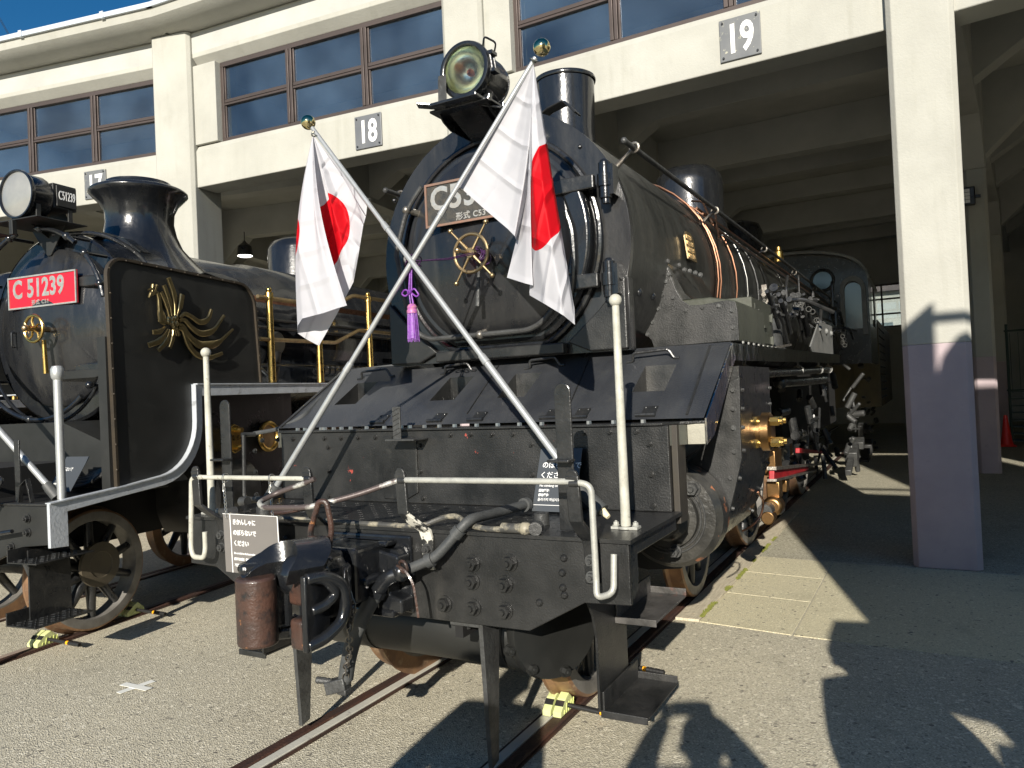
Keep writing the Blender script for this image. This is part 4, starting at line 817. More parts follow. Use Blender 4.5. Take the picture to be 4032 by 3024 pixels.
# rail bar along the beam, its brackets
gb = -.10; zb = 1.297
def g3(u, v, y=gb): return P(u, v, y=y)
b = MB(); b.tube(rnd([(-1.03,gb,1.303),(-1.10,gb,1.30),(-1.125,gb,.93),(-1.11,gb,.885),(-1.03,gb,.885),(-1.015,gb,.93),(-1.015,gb,1.02)], .035, 5), .0132, 12).tube([(-1.04,gb,1.303),(-.27,gb,1.305)], .0115, 12).build('guard_rail', M['white'], L1)
b = MB(); b.tube(rnd([(-.245,gb+.0,1.305),(-.30,gb-.01,1.285),(-.47,gb-.03,1.235),(-.49,gb-.12,1.205),(-.38,gb-.20,1.195),(-.10,gb-.20,1.205),(.08,gb-.08,1.25),(.24,gb,1.305)], .06, 6), .0125, 12).build('guard_rail', M['guardworn'], L1)
b = MB(); b.tube(rnd([(.28,gb,1.307),(1.08,gb,1.312),(1.155,gb,1.30),(1.158,gb,.93),(1.165,gb-.02,.875),(1.215,gb+.03,.885),(1.215,gb+.05,1.03)], .045, 6), .0128, 12).build('guard_rail', M['guard'], L1)
for x, dx in ((-1.06,.07),(-.285,0),(.262,.06),(1.085,.02)):
    mm = M['chipw'] if x > .2 and x < .5 else M['satin']
    q = MB().ribbon([(x+dx,-.008,.90),(x+dx,-.008,1.03),(x+dx*.9,-.02,1.075),(x+dx*.5,-.07,1.12),(x,-.098,1.16),(x-.008,-.10,1.335)], XX, [.06,.06,.06,.06,.055,.055], .018); q.cyl((x-.008,-.107,1.335),(x-.008,-.093,1.335),.025,seg=16); q.cyl((x-.02,gb,1.305),(x+.02,gb,1.305),.016,seg=14)
    q = q.build('rail_bracket', mm, L1, smooth=30, bevel=.003)
    for z in (.99,.925): MB().hexb((x+dx,-.015,z),(0,-1,0),.021,.022).build('bolt', M['castg'], q, smooth=30)
# upright flat posts with small shelves, white poles
for u, (x, y, z1, z2) in enumerate(((-1.085,.12,1.08,1.70),(.955,.11,1.08,1.70))):
    b = MB(); b.prism([(x-.0375,z1),(x+.0375,z1)] + [(x+.0375*math.cos(rad(a)), z2-.0375+.0375*math.sin(rad(a))) for a in range(0,181,20)], 'y', y-.006, y+.006); b.box(x-.055,x+.045,y-.07,y,1.37,1.382); b.build('signal_lamp_iron', M['satin'], L1, smooth=0, bevel=.004)
b = MB(); b.ribbon([(-.255,.56,1.44),(-.255,.56,1.62)], XX, .052, .01); b.box(-.31,-.12,.52,.652,1.435,1.445)
for i in range(6): b.bar((-.278,.553,1.46+i*.027),(-.232,.553,1.48+i*.027),.004,.004)
b.build('lamp_iron', M['castg'], L1, smooth=0, bevel=.002)
for x, y, zt, m in ((1.168,.22,2.035,'white'), (-1.172,.08,1.965,'white')):
    pl_ = MB().tube([(x,y,1.08),(x,y,1.12),(x,y,zt-.02)], [.0215,.0205,.0155], 20).build('marker_pole', M[m], L1); MB().sph((x,y,zt), .0275, 20).build('ball', M[m], pl_)
    b = MB(); b.cyl((x,y,1.079),(x,y,1.09),.036,seg=24); b.obox((x,y,1.084), XX, YY, ZZ, .058,.026,.006)
    for d in (-.043,.043): b.hexb((x+d,y,1.09),(0,0,1),.013,.016)
    b.build('pole_foot', M['guard'], pl_, bevel=.002)
# small deck fittings
b = MB(); b.cyl((-.80,.10,1.079),(-.80,.10,1.13),.04,.038,seg=20); b.cyl((.775,.22,1.079),(.775,.22,1.13),.035,.034,seg=20); b.cyl((-.995,-.02,1.10),(-.96,.06,1.10),.03,seg=16); b.cyl((.865,-.02,1.105),(.85,.03,1.105),.028,seg=16)
b.split('deck_socket', M['castg'], L1)
b = MB(); b.tube(rnd([(-.98,.02,1.095),(-.85,-.01,1.092),(-.5,-.02,1.095),(-.2,0,1.088),(.05,.0,1.085),(.28,.0,1.085),(.36,.05,1.12),(.44,.05,1.135),(.52,.02,1.10),(.62,.0,1.09),(.76,.0,1.095)], .05, 4), .0125, 10); b.cyl((.70,.0,1.10),(.80,.0,1.10),.022,seg=12); b.sph((.81,0,1.10),.03,14); b.build('steam_heat_pipe', M['pipeworn'], L1)
b = MB(); b.tube(rnd([(-.80,.12,1.09),(-.66,.10,1.10),(-.50,.18,1.13),(-.38,.22,1.16)], .05), .012, 8).build('pipe', M['rust'], L1)
b = MB(); b.tube([P(1004,1965,y=.5), P(1060,1968,y=.45)], .02, 8); b.cyl(P(950,1975,y=.5), P(975,1975,y=.5), .03, seg=12); b.build('pipe_elbow', M['castg'], L1)
# brake pipe, cock and hose
hp = [P(2075,1985,y=.50), P(1960,2018,y=.25), P(1845,2046,y=-.03), P(1716,2196,y=-.08), P(1600,2245,y=-.11), P(1520,2278,y=-.14)]
bp_ = MB().tube(rnd(hp, .05, 6), .0225, 16).cyl(hp[0], hp[0].lerp(hp[1],.12), .034, seg=18).cyl(hp[2].lerp(hp[3],.25), hp[2].lerp(hp[3],.42), .030, seg=18).cyl(hp[3].lerp(hp[4],.1), hp[3].lerp(hp[4],.3), .031, seg=18).build('brake_pipe', M['rubber'], L1)
b = MB(); b.cyl(hp[4]+V((.02,0,.01)), hp[4]-V((.02,0,.01)), .036,.034,seg=16); b.sph(hp[4]-V((.03,0,.01)), .043,16); b.tube(rnd([hp[4]-V((.03,0,.01)), hp[5], P(1490,2320,y=-.15), P(1475,2350,y=-.155)], .05, 5), .034, 14)
b.cyl(P(1490,2322,y=-.15), P(1478,2345,y=-.155),.041,seg=8); b.build('angle_cock', M['gloss'], bp_, smooth=40)
b = MB(); b.ribbon(rnd([P(1560,2225,y=-.16), P(1592,2240,y=-.17), P(1625,2290,y=-.17), P(1636,2350,y=-.17), P(1647,2430,y=-.17)], .04), (.6,-.8,0), .018, .009); b.tor(P(1588,2232,y=-.15),(.3,1,.2),.026,.007,18,8).build('cock_handle', M['rust'], bp_)
hb_ = P(1361,2672,y=-.20)
hs = MB().tube(rnd([P(1482,2335,y=-.155), P(1440,2405,y=-.17), P(1398,2500,y=-.185), P(1372,2595,y=-.195), hb_], .12, 8), .034, 18).build('brake_hose', M['rubber'], bp_)
HQ = Matrix.Translation(hb_ - V((0,-.20,.42)))
b = MB(); b.cyl((.0,-.20,.43),(-.005,-.205,.40),.03,seg=12); b.obox((-.03,-.22,.395), V((.9,.2,.25)).normalized(), V((-.2,.95,0)).normalized(), V((-.25,0,.95)).normalized(), .05,.03,.028); b.cyl((-.05,-.23,.41),(-.125,-.25,.415),.013,.016,seg=10); b.cyl((-.02,-.22,.39),(.01,-.23,.36),.012,seg=8); b.box(-.02,.03,-.24,-.19,.36,.385); b.build('hose_coupling', M['castg'], hs, bevel=.005, M=HQ)
# ---- automatic coupler
cp = MB(); cp.box(-.24,.235,-.022,-.001,.70,1.045); pk = cp.build('coupler_mount', M['gloss'], L1, smooth=0, bevel=.014, seg=3)
b = MB(); b.box(-.14,.16,-.10,-.02,1.005,1.03); b.prism([(.10,.72),(.24,.72),(.24,.78),(.17,.80),(.17,.90),(.23,.92),(.23,.97),(.10,1.0)], 'y', -.11, -.02); b.prism([(-.10,.72),(-.20,.72),(-.18,.80),(-.14,.80),(-.14,1.0),(-.10,1.0)], 'y', -.11, -.02); b.box(-.13,.2,-.12,-.02,.70,.735); b.build('coupler_pocket', M['gloss'], pk, smooth=0, bevel=.012, seg=3)
bolts('bolt', [(.185,-.02,.965),(-.30+.08,-.02,.985),(-.115,-.10,1.0)], (0,-1,0), .036, .06, pk, M['gloss'])
MB().hexb((.155,-.09,.905),(0,0,1),.03,.05).build('bolt', M['gloss'], pk, smooth=30)
b = MB(); b.box(-.075,.085,-.36,-.02,.80,.985); sh = b.build('coupler_shank', M['gloss'], L1, smooth=0, bevel=.02, seg=3)
# head: top and bottom lips, hollow guard arm, knuckle drum
hd = MB()
top = [(-.09,-.30),(.09,-.30),(.13,-.36),(.20,-.42),(.215,-.47),(.20,-.55),(.145,-.615),(.125,-.60),(.115,-.50),(.03,-.44),(-.02,-.50),(-.06,-.60),(-.12,-.66),(-.165,-.62),(-.17,-.52),(-.13,-.40)]
hd.prism([(-.09,-.30),(.09,-.30),(.13,-.36),(.14,-.44),(.03,-.45),(-.02,-.52),(-.06,-.62),(-.11,-.68),(-.165,-.65),(-.17,-.54),(-.14,-.40)], 'z', .985, 1.035)
hd.prism([(-.09,-.30),(.09,-.30),(.12,-.36),(.12,-.42),(.03,-.46),(-.03,-.52),(-.08,-.56),(-.15,-.50),(-.13,-.38)], 'z', .70, .76)
hd.prism([(-.09,-.28),(.10,-.28),(.12,-.36),(.09,-.43),(-.02,-.46),(-.12,-.42)], 'z', .762, .984)
head = hd.build('coupler_head', M['gloss'], L1, smooth=0, bevel=.022, seg=3)
b = MB()                                                            # pierced guard arm
b.prism([(.105,-.46),(.140,-.615),(.168,-.615),(.148,-.46)], 'z', .70, .995)
b.tube(rnd([(.152,-.59,.975),(.18,-.52,.968),(.195,-.47,.90),(.18,-.51,.865),(.155,-.575,.85)], .05, 5), .020, 12); b.tube(rnd([(.152,-.595,.978),(.18,-.52,.98),(.205,-.44,.93),(.205,-.43,.84),(.198,-.45,.78),(.18,-.53,.735),(.152,-.60,.72)], .08, 5), .0245, 12)
b.prism([(.11,-.36),(.17,-.39),(.20,-.43),(.20,-.41),(.17,-.35),(.11,-.30)], 'z', .74, .985)
b.build('guard_arm', M['gloss'], head, smooth=40, bevel=.006)
hb = MB(); hb.sph((0,0,0), 1.0, 28); hb.bm.transform(Matrix.Translation((.035,-.44,.965)) @ Matrix.Rotation(rad(-25),4,'Z') @ Matrix.Diagonal((.105,.15,.105,1))); hb.build('head_dome', M['gloss'], head, smooth=80)
b = MB(); b.ribbon(rnd([(-.10,-.60,.995),(-.07,-.57,1.03),(-.02,-.50,1.062),(.05,-.45,1.075),(.11,-.50,1.035),(.135,-.58,.99)], .05, 5), V((.45,.9,0)), .14, .08).build('head_hump', M['gloss'], head, smooth=50, bevel=.014, seg=3)
b = MB(); b.box(-.10,.125,-.27,-.05,.79,1.03); b.box(.09,.15,-.24,-.04,.86,.90); b.build('striker_casting', M['gloss'], L1, smooth=0, bevel=.02, seg=3)
b = MB(); b.prism([(.0,-.46),(.11,-.47),(.125,-.575),(.02,-.56)], 'z', .86, 1.0); b.prism([(.05,-.46),(.12,-.47),(.138,-.61),(.06,-.60)], 'z', .70, .82).build('coupler_lock', M['rust'], head, smooth=0, bevel=.016, seg=3)
b = MB(); kn = [( -.075+.083*math.cos(rad(a)), -.635+.075*math.sin(rad(a))) for a in range(0, 360, 15)]; b.prism(kn, 'z', .715, .985).build('knuckle', M['rust'], head, smooth=50, bevel=.012, seg=3)
b = MB(); b.prism([(-.06,-.46),(-.15,-.52),(-.16,-.60),(-.05,-.60),(.0,-.52)], 'z', .76, .97).build('knuckle_arm', M['gloss'], head, smooth=0, bevel=.015)
b = MB(); b.tube(rnd([(-.075,-.30,1.02),(-.08,-.32,1.10),(-.03,-.31,1.235),(.005,-.30,1.235),(.02,-.29,1.12),(.0,-.29,1.03)], .03, 6), .0125, 10).build('lifting_link', M['rust'], head)
b = MB(); b.ribbon([(-.07,-.33,.99),(-.06,-.33,1.04),(-.05,-.33,1.09)], XX, .05, .02); b.lathe([(.03,-.012),(.03,.012)], (.01,-.32,1.06), (1,.4,0), 14); b.build('lifting_lug', M['rust'], head, bevel=.004)
def chain(name, pts, r, t, m, parent, k=None):
    pts = [V(p) for p in pts]; ds = [0]
    for a, c in zip(pts, pts[1:]): ds.append(ds[-1] + (c - a).length)
    n = max(2, int(ds[-1] / (r * 1.7))); b = MB()
    for i in range(n):
        s_ = ds[-1] * (i + .5) / n; j = next((q for q in range(len(ds) - 1) if ds[q+1] >= s_), len(ds) - 2); f = (s_ - ds[j]) / max(1e-6, ds[j+1] - ds[j]); c = pts[j].lerp(pts[j+1], f); d = (pts[j+1] - pts[j]).normalized()
        x, y, _ = frame(d); a = x if i % 2 else y; q = [c + d*r*1.25*math.sin(w_) + a*r*.62*math.cos(w_) for w_ in [2*math.pi*e/12 for e in range(12)]]; b.tube(q, t, 5, closed=True)
    return b.build(name, m, parent)
chain('release_chain', [(.0,-.33,1.06),(.08,-.36,.99),(.17,-.38,.90),(.20,-.38,.82),(.16,-.37,.70),(.10,-.30,.60),(.02,-.24,.50),(.0,-.22,.44)], .021, .0035, M['steel'], head)
# cab
CY0 = 13.1
b = MB(); roof = [(-1.42,3.55),(-1.38,3.72)] + [(1.34*math.sin(rad(a)), 3.72 + .46*(math.cos(rad(a)) - 0)*1.0) for a in range(-80, 81, 10)] + [(1.38,3.72),(1.42,3.55)]
wall = [(-1.42,1.95),(1.42,1.95)] + roof[::-1]
cab = MB().prism(wall, 'y', CY0, CY0 + .03).build('cab', M['satin'], L1, smooth=0)
rf = [(x*1.02, z+.02) for x, z in roof] + [(x*1.0, z-.03) for x, z in roof[::-1]]
MB().prism(rf, 'y', CY0 - .18, CY0 + 2.6).build('cab_roof', M['grey'], cab, smooth=30)
b = MB(); b.box(1.39,1.42,CY0+.03,CY0+.9,1.95,3.6); b.box(1.39,1.42,CY0+.9,CY0+1.9,1.95,2.7); b.box(-1.42,-1.39,CY0+.03,CY0+2.2,1.95,3.6); b.box(1.39,1.42,CY0+1.9,CY0+2.3,1.95,3.6).split('cab_side', M['satin'], cab, smooth=0)
MB().tor((.62,CY0-.01,3.60),(0,1,0),.20,.03,32,8).build('window_ring', M['plate'], cab); MB().cyl((.62,CY0-.012,3.60),(.62,CY0-.004,3.60),.19,seg=32).build('round_window', M['cabglass'], cab)
b = MB(); arch = [(1.0,2.62),(1.30,2.62)] + [(1.15+.15*math.cos(rad(a)), 3.35+.15*math.sin(rad(a))) for a in range(0,181,20)]; b.prism(arch, 'y', CY0-.012, CY0-.004).build('arched_window', M['cabglass'], cab, smooth=0)
b = MB(); ar2 = [(.93,2.5),(1.0,2.5)] + [(1.15-.15*math.cos(rad(a)), 3.36+.16*math.sin(rad(a))) for a in range(0,181,15)] + [(1.30,2.5),(1.38,2.5)] + [(1.15+.22*math.cos(rad(a)), 3.38+.24*math.sin(rad(a))) for a in range(0,181,15)]
b.prism(ar2, 'y', CY0-.10, CY0-.002).build('window_hood', M['grey'], cab, smooth=0)
# tender
tn = MB().box(-1.38,1.38,16.6,23,1.0,3.0).build('tender', mat('tender_side_sheet', (.14,.11,.05), (.07,.06,.035), .5, .6, sc_=4, stretch=(1,1,.3)), L1, smooth=0)
b = MB()
for i in range(10):
    for j in range(10): b.rivet((-1.3+.29*j if i == 0 else 1.38, 16.6 if i == 0 else 16.6+.3*i, 1.2+.18*(j if i else 5)), (1,0,0) if i else (0,-1,0), .025)
b.build('rivet_heads', M['satin'], tn)
# ------------------------------------------------------------------ the left locomotive (built in its own frame)
L2 = tag(empty('steam_locomotive', C51, A51), 'black steam locomotive with red number plate, smoke deflector with bronze phoenix and silver edge strip', 'locomotive')
SB2 = 1.08; z2 = 2.38; R2 = .80
b = MB(); b.prism([(-1.20,.86),(-.95,.80),(-.6,.66),(.6,.66),(.95,.80),(1.20,.82),(1.20,1.07),(-1.20,1.07)], 'y', .0, .03)
bm2 = b.build('buffer_beam', M['matt'], L2, smooth=0, bevel=.004)
bolts('bolt', [(1.02,-.002,.99),(1.02,-.002,.90),(.86,-.002,.80),(.3,-.002,.9),(.5,-.002,.75),(-.3,-.002,.9)], (0,-1,0), .024, .025, bm2, M['satin'])
MB().box(-1.2,1.2,-.005,1.0,1.072,1.088).build('front_deck', M['old'], L2, smooth=0, bevel=.003)
b = MB(); out = [(0,1.085),(.62,1.128)]; inn = [(0,.81),(.125,.80),(.125,1.0),(.62,1.062)]     # silver strip edge: deck, curve, riser, running board
def arcp(r0): return [(.86 + .45*0 + r0*math.sin(rad(t)), 1.585 - r0*math.cos(rad(t))) for t in range(0, 91, 10)]
A_ = [(.0,1.085),(.60,1.125)] + [(.88 + .40*math.sin(rad(t)), 1.56 - .405*math.cos(rad(t))) for t in range(8, 91, 9)] + [(1.285,1.85),(10.5,1.90)]
B_ = [(.0,.80),(.13,.79),(.13,1.02),(.60,1.062)] + [(.88 + .475*math.sin(rad(t)), 1.56 - .475*math.cos(rad(t))) for t in range(8, 91, 9)] + [(1.36,1.76),(10.5,1.81)]
b.prism(A_ + B_[::-1], 'x', 1.198, 1.222); b.build('edge_strip', M['silver'], L2, smooth=0, bevel=.003)
b = MB(); b.ribbon([(1.21,y,z+.004) for y, z in A_[:13]], XX, .05, .008); b.box(-1.2,1.235,1.30,10.5,1.852,1.862); b.build('running_board', M['silver'], L2, smooth=30)
b = MB(); b.box(.6,1.19,1.36,10.4,1.80,1.85); b.build('board_underside', M['matt'], L2, smooth=0)
for s in (1, -1):                                                  # smoke deflectors
    cr = [(2.06 - .20*(1-math.sin(rad(t))), 2.74 - .20*(1-math.cos(rad(t)))) for t in range(90, -1, -15)]
    cl = [(.52 + .13*(1-math.sin(rad(t))), 2.77 - .13*(1-math.cos(rad(t)))) for t in range(0, 91, 15)]
    low = [(.56,1.13)] + [(.88 + .39*math.sin(rad(t)), 1.56 - .395*math.cos(rad(t))) for t in range(8, 91, 9)] + [(1.27,1.86),(2.10,1.87)]
    poly = low + cr + cl
    d = MB().prism(poly, 'x', s*1.18, s*1.192).build('smoke_deflector', M['matt'], L2, smooth=0)
    edge = [(2.10,1.87)] + cr + cl + [(.54,1.13)]; b = MB(); b.ribbon([(s*1.195, y, z) for y, z in edge], XX, .034, .02); d2 = b.build('edge_trim', M['darkbronze'], d, smooth=30)
    b = MB()
    for i in range(9): b.rivet((s*1.212,.532,1.25+i*.18), (s,0,0), .008); b.rivet((s*1.212,.68+i*.14,2.762-.003*i), (s,0,0), .008); b.rivet((s*1.212,2.082,1.95+i*.08), (s,0,0), .006)
    b.build('trim_rivets', M['darkbronze'], d2)
    MB().box(*sorted((s*1.10,s*1.18)),.50,.54,1.09,2.2).build('deflector_stay', M['matt'], d, smooth=0)
# bronze phoenix
PX = 1.225
def pl51(u, v, x=PX):
    r = R3 @ V(((u - 2016) / FPX, -(v - 1512) / FPX, -1.0)); ex = V((math.cos(A51), math.sin(A51), 0)); ey = V((-math.sin(A51), math.cos(A51), 0)); t = (x - (CAM - C51).dot(ex)) / r.dot(ex); p = CAM + r*t - C51; return V((x, p.dot(ey), p.z))
def feather(pts, ws, b):  # one plume of the emblem
    pts = [pl51(*p) for p in pts]; pts = rnd(pts, .08, 4); n = len(pts); L_ = [ws[0]]
    rs = []
    for i, p in enumerate(pts):
        t = i/(n-1)*(len(ws)-1); j = min(int(t), len(ws)-2); w_ = ws[j] + (ws[j+1]-ws[j])*(t-j); d = (pts[min(i+1,n-1)] - pts[max(i-1,0)]).normalized(); q = d.cross(XX).normalized()
        rs.append([b.bm.verts.new(p + q*w_*a + XX*h) for a, h in ((-1,-.008),(1,-.008),(1,.002),(.75,.007),(0,.008),(-.75,.007),(-1,.002))])
    b.skin(rs); b._f(rs[0][::-1]); b._f(rs[-1])
def c_(x, y): return (x/2.011, 700 + y/2.011)
FE = [([(1245,905),(1262,960),(1268,1040),(1290,1130),(1312,1150)],(.010,.012,.014,.030,.016)), ([(1180,950),(1200,915),(1240,900)],(.004,.014,.012)),
 ([(1340,1100),(1325,1010),(1275,905)],(.006,.014,.011)), ([(1360,1095),(1350,990),(1300,850)],(.006,.016,.013)), ([(1385,1090),(1390,940),(1335,790)],(.006,.018,.014)), ([(1400,1095),(1430,1020),(1445,925)],(.006,.017,.016)),
 ([(1425,1110),(1460,1070),(1520,1100),(1580,1150),(1650,1130),(1675,1045)],(.010,.012,.013,.015,.017,.010)), ([(1420,1135),(1460,1120),(1520,1190),(1590,1240),(1690,1220),(1775,1090)],(.009,.012,.015,.018,.018,.008)),
 ([(1415,1165),(1450,1170),(1500,1260),(1580,1330),(1720,1320),(1845,1200)],(.009,.012,.017,.022,.024,.006)), ([(1410,1190),(1450,1200),(1490,1320),(1560,1410),(1660,1430),(1760,1390)],(.009,.013,.016,.016,.017,.010)),
 ([(1310,1180),(1270,1220),(1212,1222)],(.006,.015,.012)), ([(1330,1200),(1280,1290),(1178,1325)],(.006,.018,.014)), ([(1345,1205),(1320,1300),(1255,1365)],(.006,.016,.012)), ([(1370,1205),(1372,1270),(1345,1345)],(.006,.014,.011)), ([(1385,1200),(1400,1250)],(.006,.009)), ([(1400,1195),(1420,1250)],(.006,.009)),
 ([(1205,905),(1212,845)],(.006,.007)), ([(1225,895),(1245,850)],(.006,.008)), ([(1175,890),(1200,875),(1215,900)],(.003,.008,.006))]
b = MB()
for p, w_ in FE: feather([c_(*q) for q in p], [x*1.4 for x in w_], b)
rp = random.Random(5)
for i in range(9):
    q = pl51(*c_(1368 + rp.uniform(-32,32), 1145 + rp.uniform(-45,42))); b.lathe([(.026,-.008),(.024,.004),(.012,.012)], q, (1,0,0), 12)
b.build('phoenix_emblem', M['bronze'], L2, smooth=30)
# smokebox, boiler, door
MB().lathe([(R2-.02,SB2),(R2,SB2+.02),(R2,SB2+.06),(R2-.006,SB2+.07),(R2-.006,3.1),(R2+.03,3.15),(R2+.06,10.5)], (0,0,z2), (0,1,0), 80, caps=False).build('boiler', M['gloss'], L2, smooth=40)
MB().cyl((0,SB2+.005,z2),(0,SB2+.03,z2),R2-.02,seg=72).build('smokebox_front', M['gloss'], L2, smooth=40)
d2 = MB().lathe([(.655,.0),(.655,-.04),(.63,-.06),(.60,-.065),(.56,-.085),(.4,-.13),(.2,-.155),(.0,-.16)], (0,SB2,z2), (0,1,0), 72).build('smokebox_door', M['door'], L2, smooth=40)
for z in (2.72, 2.02):
    b = MB(); b.prism([(.30,-.03),(.45,-.045),(.68,-.04),(.68,.04),(.45,.045),(.30,.03)], 'y', SB2-.125, SB2-.02, M=Matrix.Translation((0,0,z))); b.build('hinge_strap', M['satin'], d2, smooth=0, bevel=.012, seg=3)
b = MB().prism([(.12,-.04),(.55,-.04),(.62,-.02),(.62,.03),(.12,.03)], 'y', SB2-.145, SB2-.13, M=Matrix.Translation((0,0,1.98))).build('door_plate', M['matt'], d2, smooth=0, bevel=.006)
MP = Matrix.Translation((-.395,.94,2.55)) @ Matrix.Rotation(rad(90),4,'X')
b = MB(); b.box(0,.79,0,.268,0,.012); n2 = b.build('number_plate', M['redp'], d2, smooth=0, bevel=.003, M=MP)
b = MB()
for q in ((0,.79,0,.013),(0,.79,.255,.268),(0,.013,.013,.255),(.777,.79,.013,.255)): b.box(*q,.0125,.022)
b.build('rim', M['platesilver'], n2, smooth=0, M=MP)
text('figures', [('C 51239', .05,.155,.205,.007,.80,'LEFT',1.06), ('形式 C51', .27,.040,.045,.001,1.0,'LEFT',1.2)], M['platesilver'], n2, MP @ Matrix.Translation((0,0,.014)))
MB().box(-.2,.2,.95,1.0,2.6,2.78).build('plate_stay', M['matt'], n2)
H2 = V((.07,.79,2.355)); h2 = MB().tor(H2,(0,1,0),.105,.0125,40,10).build('hand_wheel', M['brass'], d2)
for i in range(5):
    a = rad(90+72*i); dd = V((math.cos(a),0,math.sin(a))); e = V((-dd.z,0,dd.x)); MB().tube([H2+dd*.02, H2+dd*.06+e*.016, H2+dd*.10], .009, 8).build('spoke', M['brass'], h2)
b = MB(); b.cyl(H2-YY*.06,H2+YY*.16,.022,seg=14); b.sph(H2-YY*.07,.028,14)
for a in (30,120,210,300): dd = V((math.cos(rad(a)),0,math.sin(rad(a)))); b.cyl(H2-YY*.05,H2-YY*.055+dd*.05,.006,seg=6)
b.build('hub', M['oldbrass'], h2)
MB().cyl(H2+V((.03,.06,-.09)),H2+V((.03,.07,-.36)),.017,.02,seg=14).build('locking_handle', M['brass'], h2)
b = MB(); b.tor((0,.86,2.40),(0,1,0),.775,.019,64,10,a0=-60,a1=150)
arcs = [(150,205),( -50,128)]
b = MB()
for a0, a1 in ((12,46),(52,88),(104,400-90)):
    b.tube([(-.0+.775*math.cos(rad(a)), .86, 2.40+.775*math.sin(rad(a))) for a in range(a0,a1+1,5)], .019, 10)
b.tube([(.70*math.cos(rad(a)), .95, 2.34+.75*math.sin(rad(a))) for a in range(200,345,5)], .015, 8)
rg = b.build('door_rail', M['gloss'], L2)
b = MB()
for a in (20,42,60,84,110,150,215,262,318): p = V((.775*math.cos(rad(a)),.86,2.40+.775*math.sin(rad(a)))); b.sph(p,.032,12); b.cyl(p,p+V((0,.2,0)),.014,seg=8)
b.split('rail_bracket', M['gloss'], rg)
MB().tube(rnd([(-.34,.93,2.36),(-.34,.90,2.36),(-.34,.90,2.24),(-.34,.93,2.24)],.01),.009,8).build('grab_handle', M['gloss'], d2)
# chimney
MB().lathe([(0.682,2.88),(0.55,2.99),(0.451,3.08),(0.3685,3.18),(0.319,3.30),(0.2948,3.42),(0.3025,3.52),(0.341,3.60),(0.4015,3.665),(0.429,3.695),(0.4268,3.715),(0.396,3.735),(0.308,3.76),(0.2882,3.775),(0.2838,3.80),(0.264,3.805),(0.253,3.77),(0.242,3.3)], (0,1.94,0), (0,0,1), 72, caps=False).build('chimney', M['gloss'], L2, smooth=60)
MB().lathe([(.46,3.0),(.40,3.15),(.38,3.2),(.38,3.55),(.34,3.64),(.2,3.70),(0,3.71)], (0,4.35,0), (0,0,1), 48, caps=False).build('sand_dome', M['gloss'], L2, smooth=60)
MB().lathe([(.36,3.0),(.30,3.2),(.30,3.5),(.24,3.62),(0,3.66)], (0,7.3,0), (0,0,1), 40, caps=False).build('steam_dome', M['gloss'], L2, smooth=60)
# headlamp with number box
l2 = V((.01,.72,3.43)); lm = MB().lathe([(0.1714,.02),(0.1817,.0),(0.194,.0),(0.196,.02),(0.1888,.035),(0.1756,.04),(0.1756,.18),(0.1684,.20),(0.02042,.20)], l2, (0,1,0), 48, caps=False).build('headlamp', M['gloss'], L2, smooth=35)
MB().lathe([(0.1756,.015),(0.1429,-.0),(0.08166,-.012),(0,-.018)], l2, (0,1,0), 48).build('lens', M['frost'], lm, smooth=50)
b = MB(); b.box(-.17,.165,.93,1.14,3.345,3.55); b.box(.166,.18,.95,1.13,3.36,3.535); nb = b.build('number_box', M['matt'], lm, smooth=0, bevel=.006)
MS = Matrix.Translation((.182,.955,3.45)) @ Matrix.Rotation(rad(90),4,'Z') @ Matrix.Rotation(rad(90),4,'X')
text('side_number', [('C51239', .010,.0,.105,.0006,.45,'LEFT',1.0)], M['wtext'], nb, MS)
b = MB(); b.box(-.26,.27,.70,1.15,3.215,3.225); b.box(-.22,-.02,.55,.70,3.09,3.10); b.box(-.20,-.17,.60,.63,3.10,3.22); b.box(-.02,.02,.68,.72,3.10,3.215)
for y in (.80,1.08): b.prism([(-.17,3.225),(.17,3.225),(.10,3.33),(-.10,3.33)], 'y', y-.008, y+.008); b.box(.15,.165,y-.02,y+.02,3.225,3.36)
b.prism([(-.20,3.215),(.20,3.215),(.02,2.98),(-.02,2.98)], 'y', 1.0, 1.012); b.prism([(.85,3.215),(1.15,3.215),(1.12,3.05)], 'x', -.006,.006)
b.build('lamp_bracket', M['matt'], lm, smooth=0, bevel=.003)
MB().tube(rnd([(.05,1.0,3.15),(.35,1.2,3.17),(.6,1.35,3.0),(.75,1.4,2.75)],.2,6),.018,10).build('cable_conduit', M['gloss'], L2)
MB().ribbon([(.20,1.28,3.14),(.35,1.28,3.17),(.55,1.30,3.10),(.70,1.33,2.98)], YY, .10,.012).build('foot_rail', M['gloss'], L2)
MB().ribbon([(.75,1.9,2.82),(.9,1.9,2.86),(1.05,1.9,2.80),(1.1,1.9,2.76)], YY, .22,.01).build('curved_bracket', M['matt'], L2)
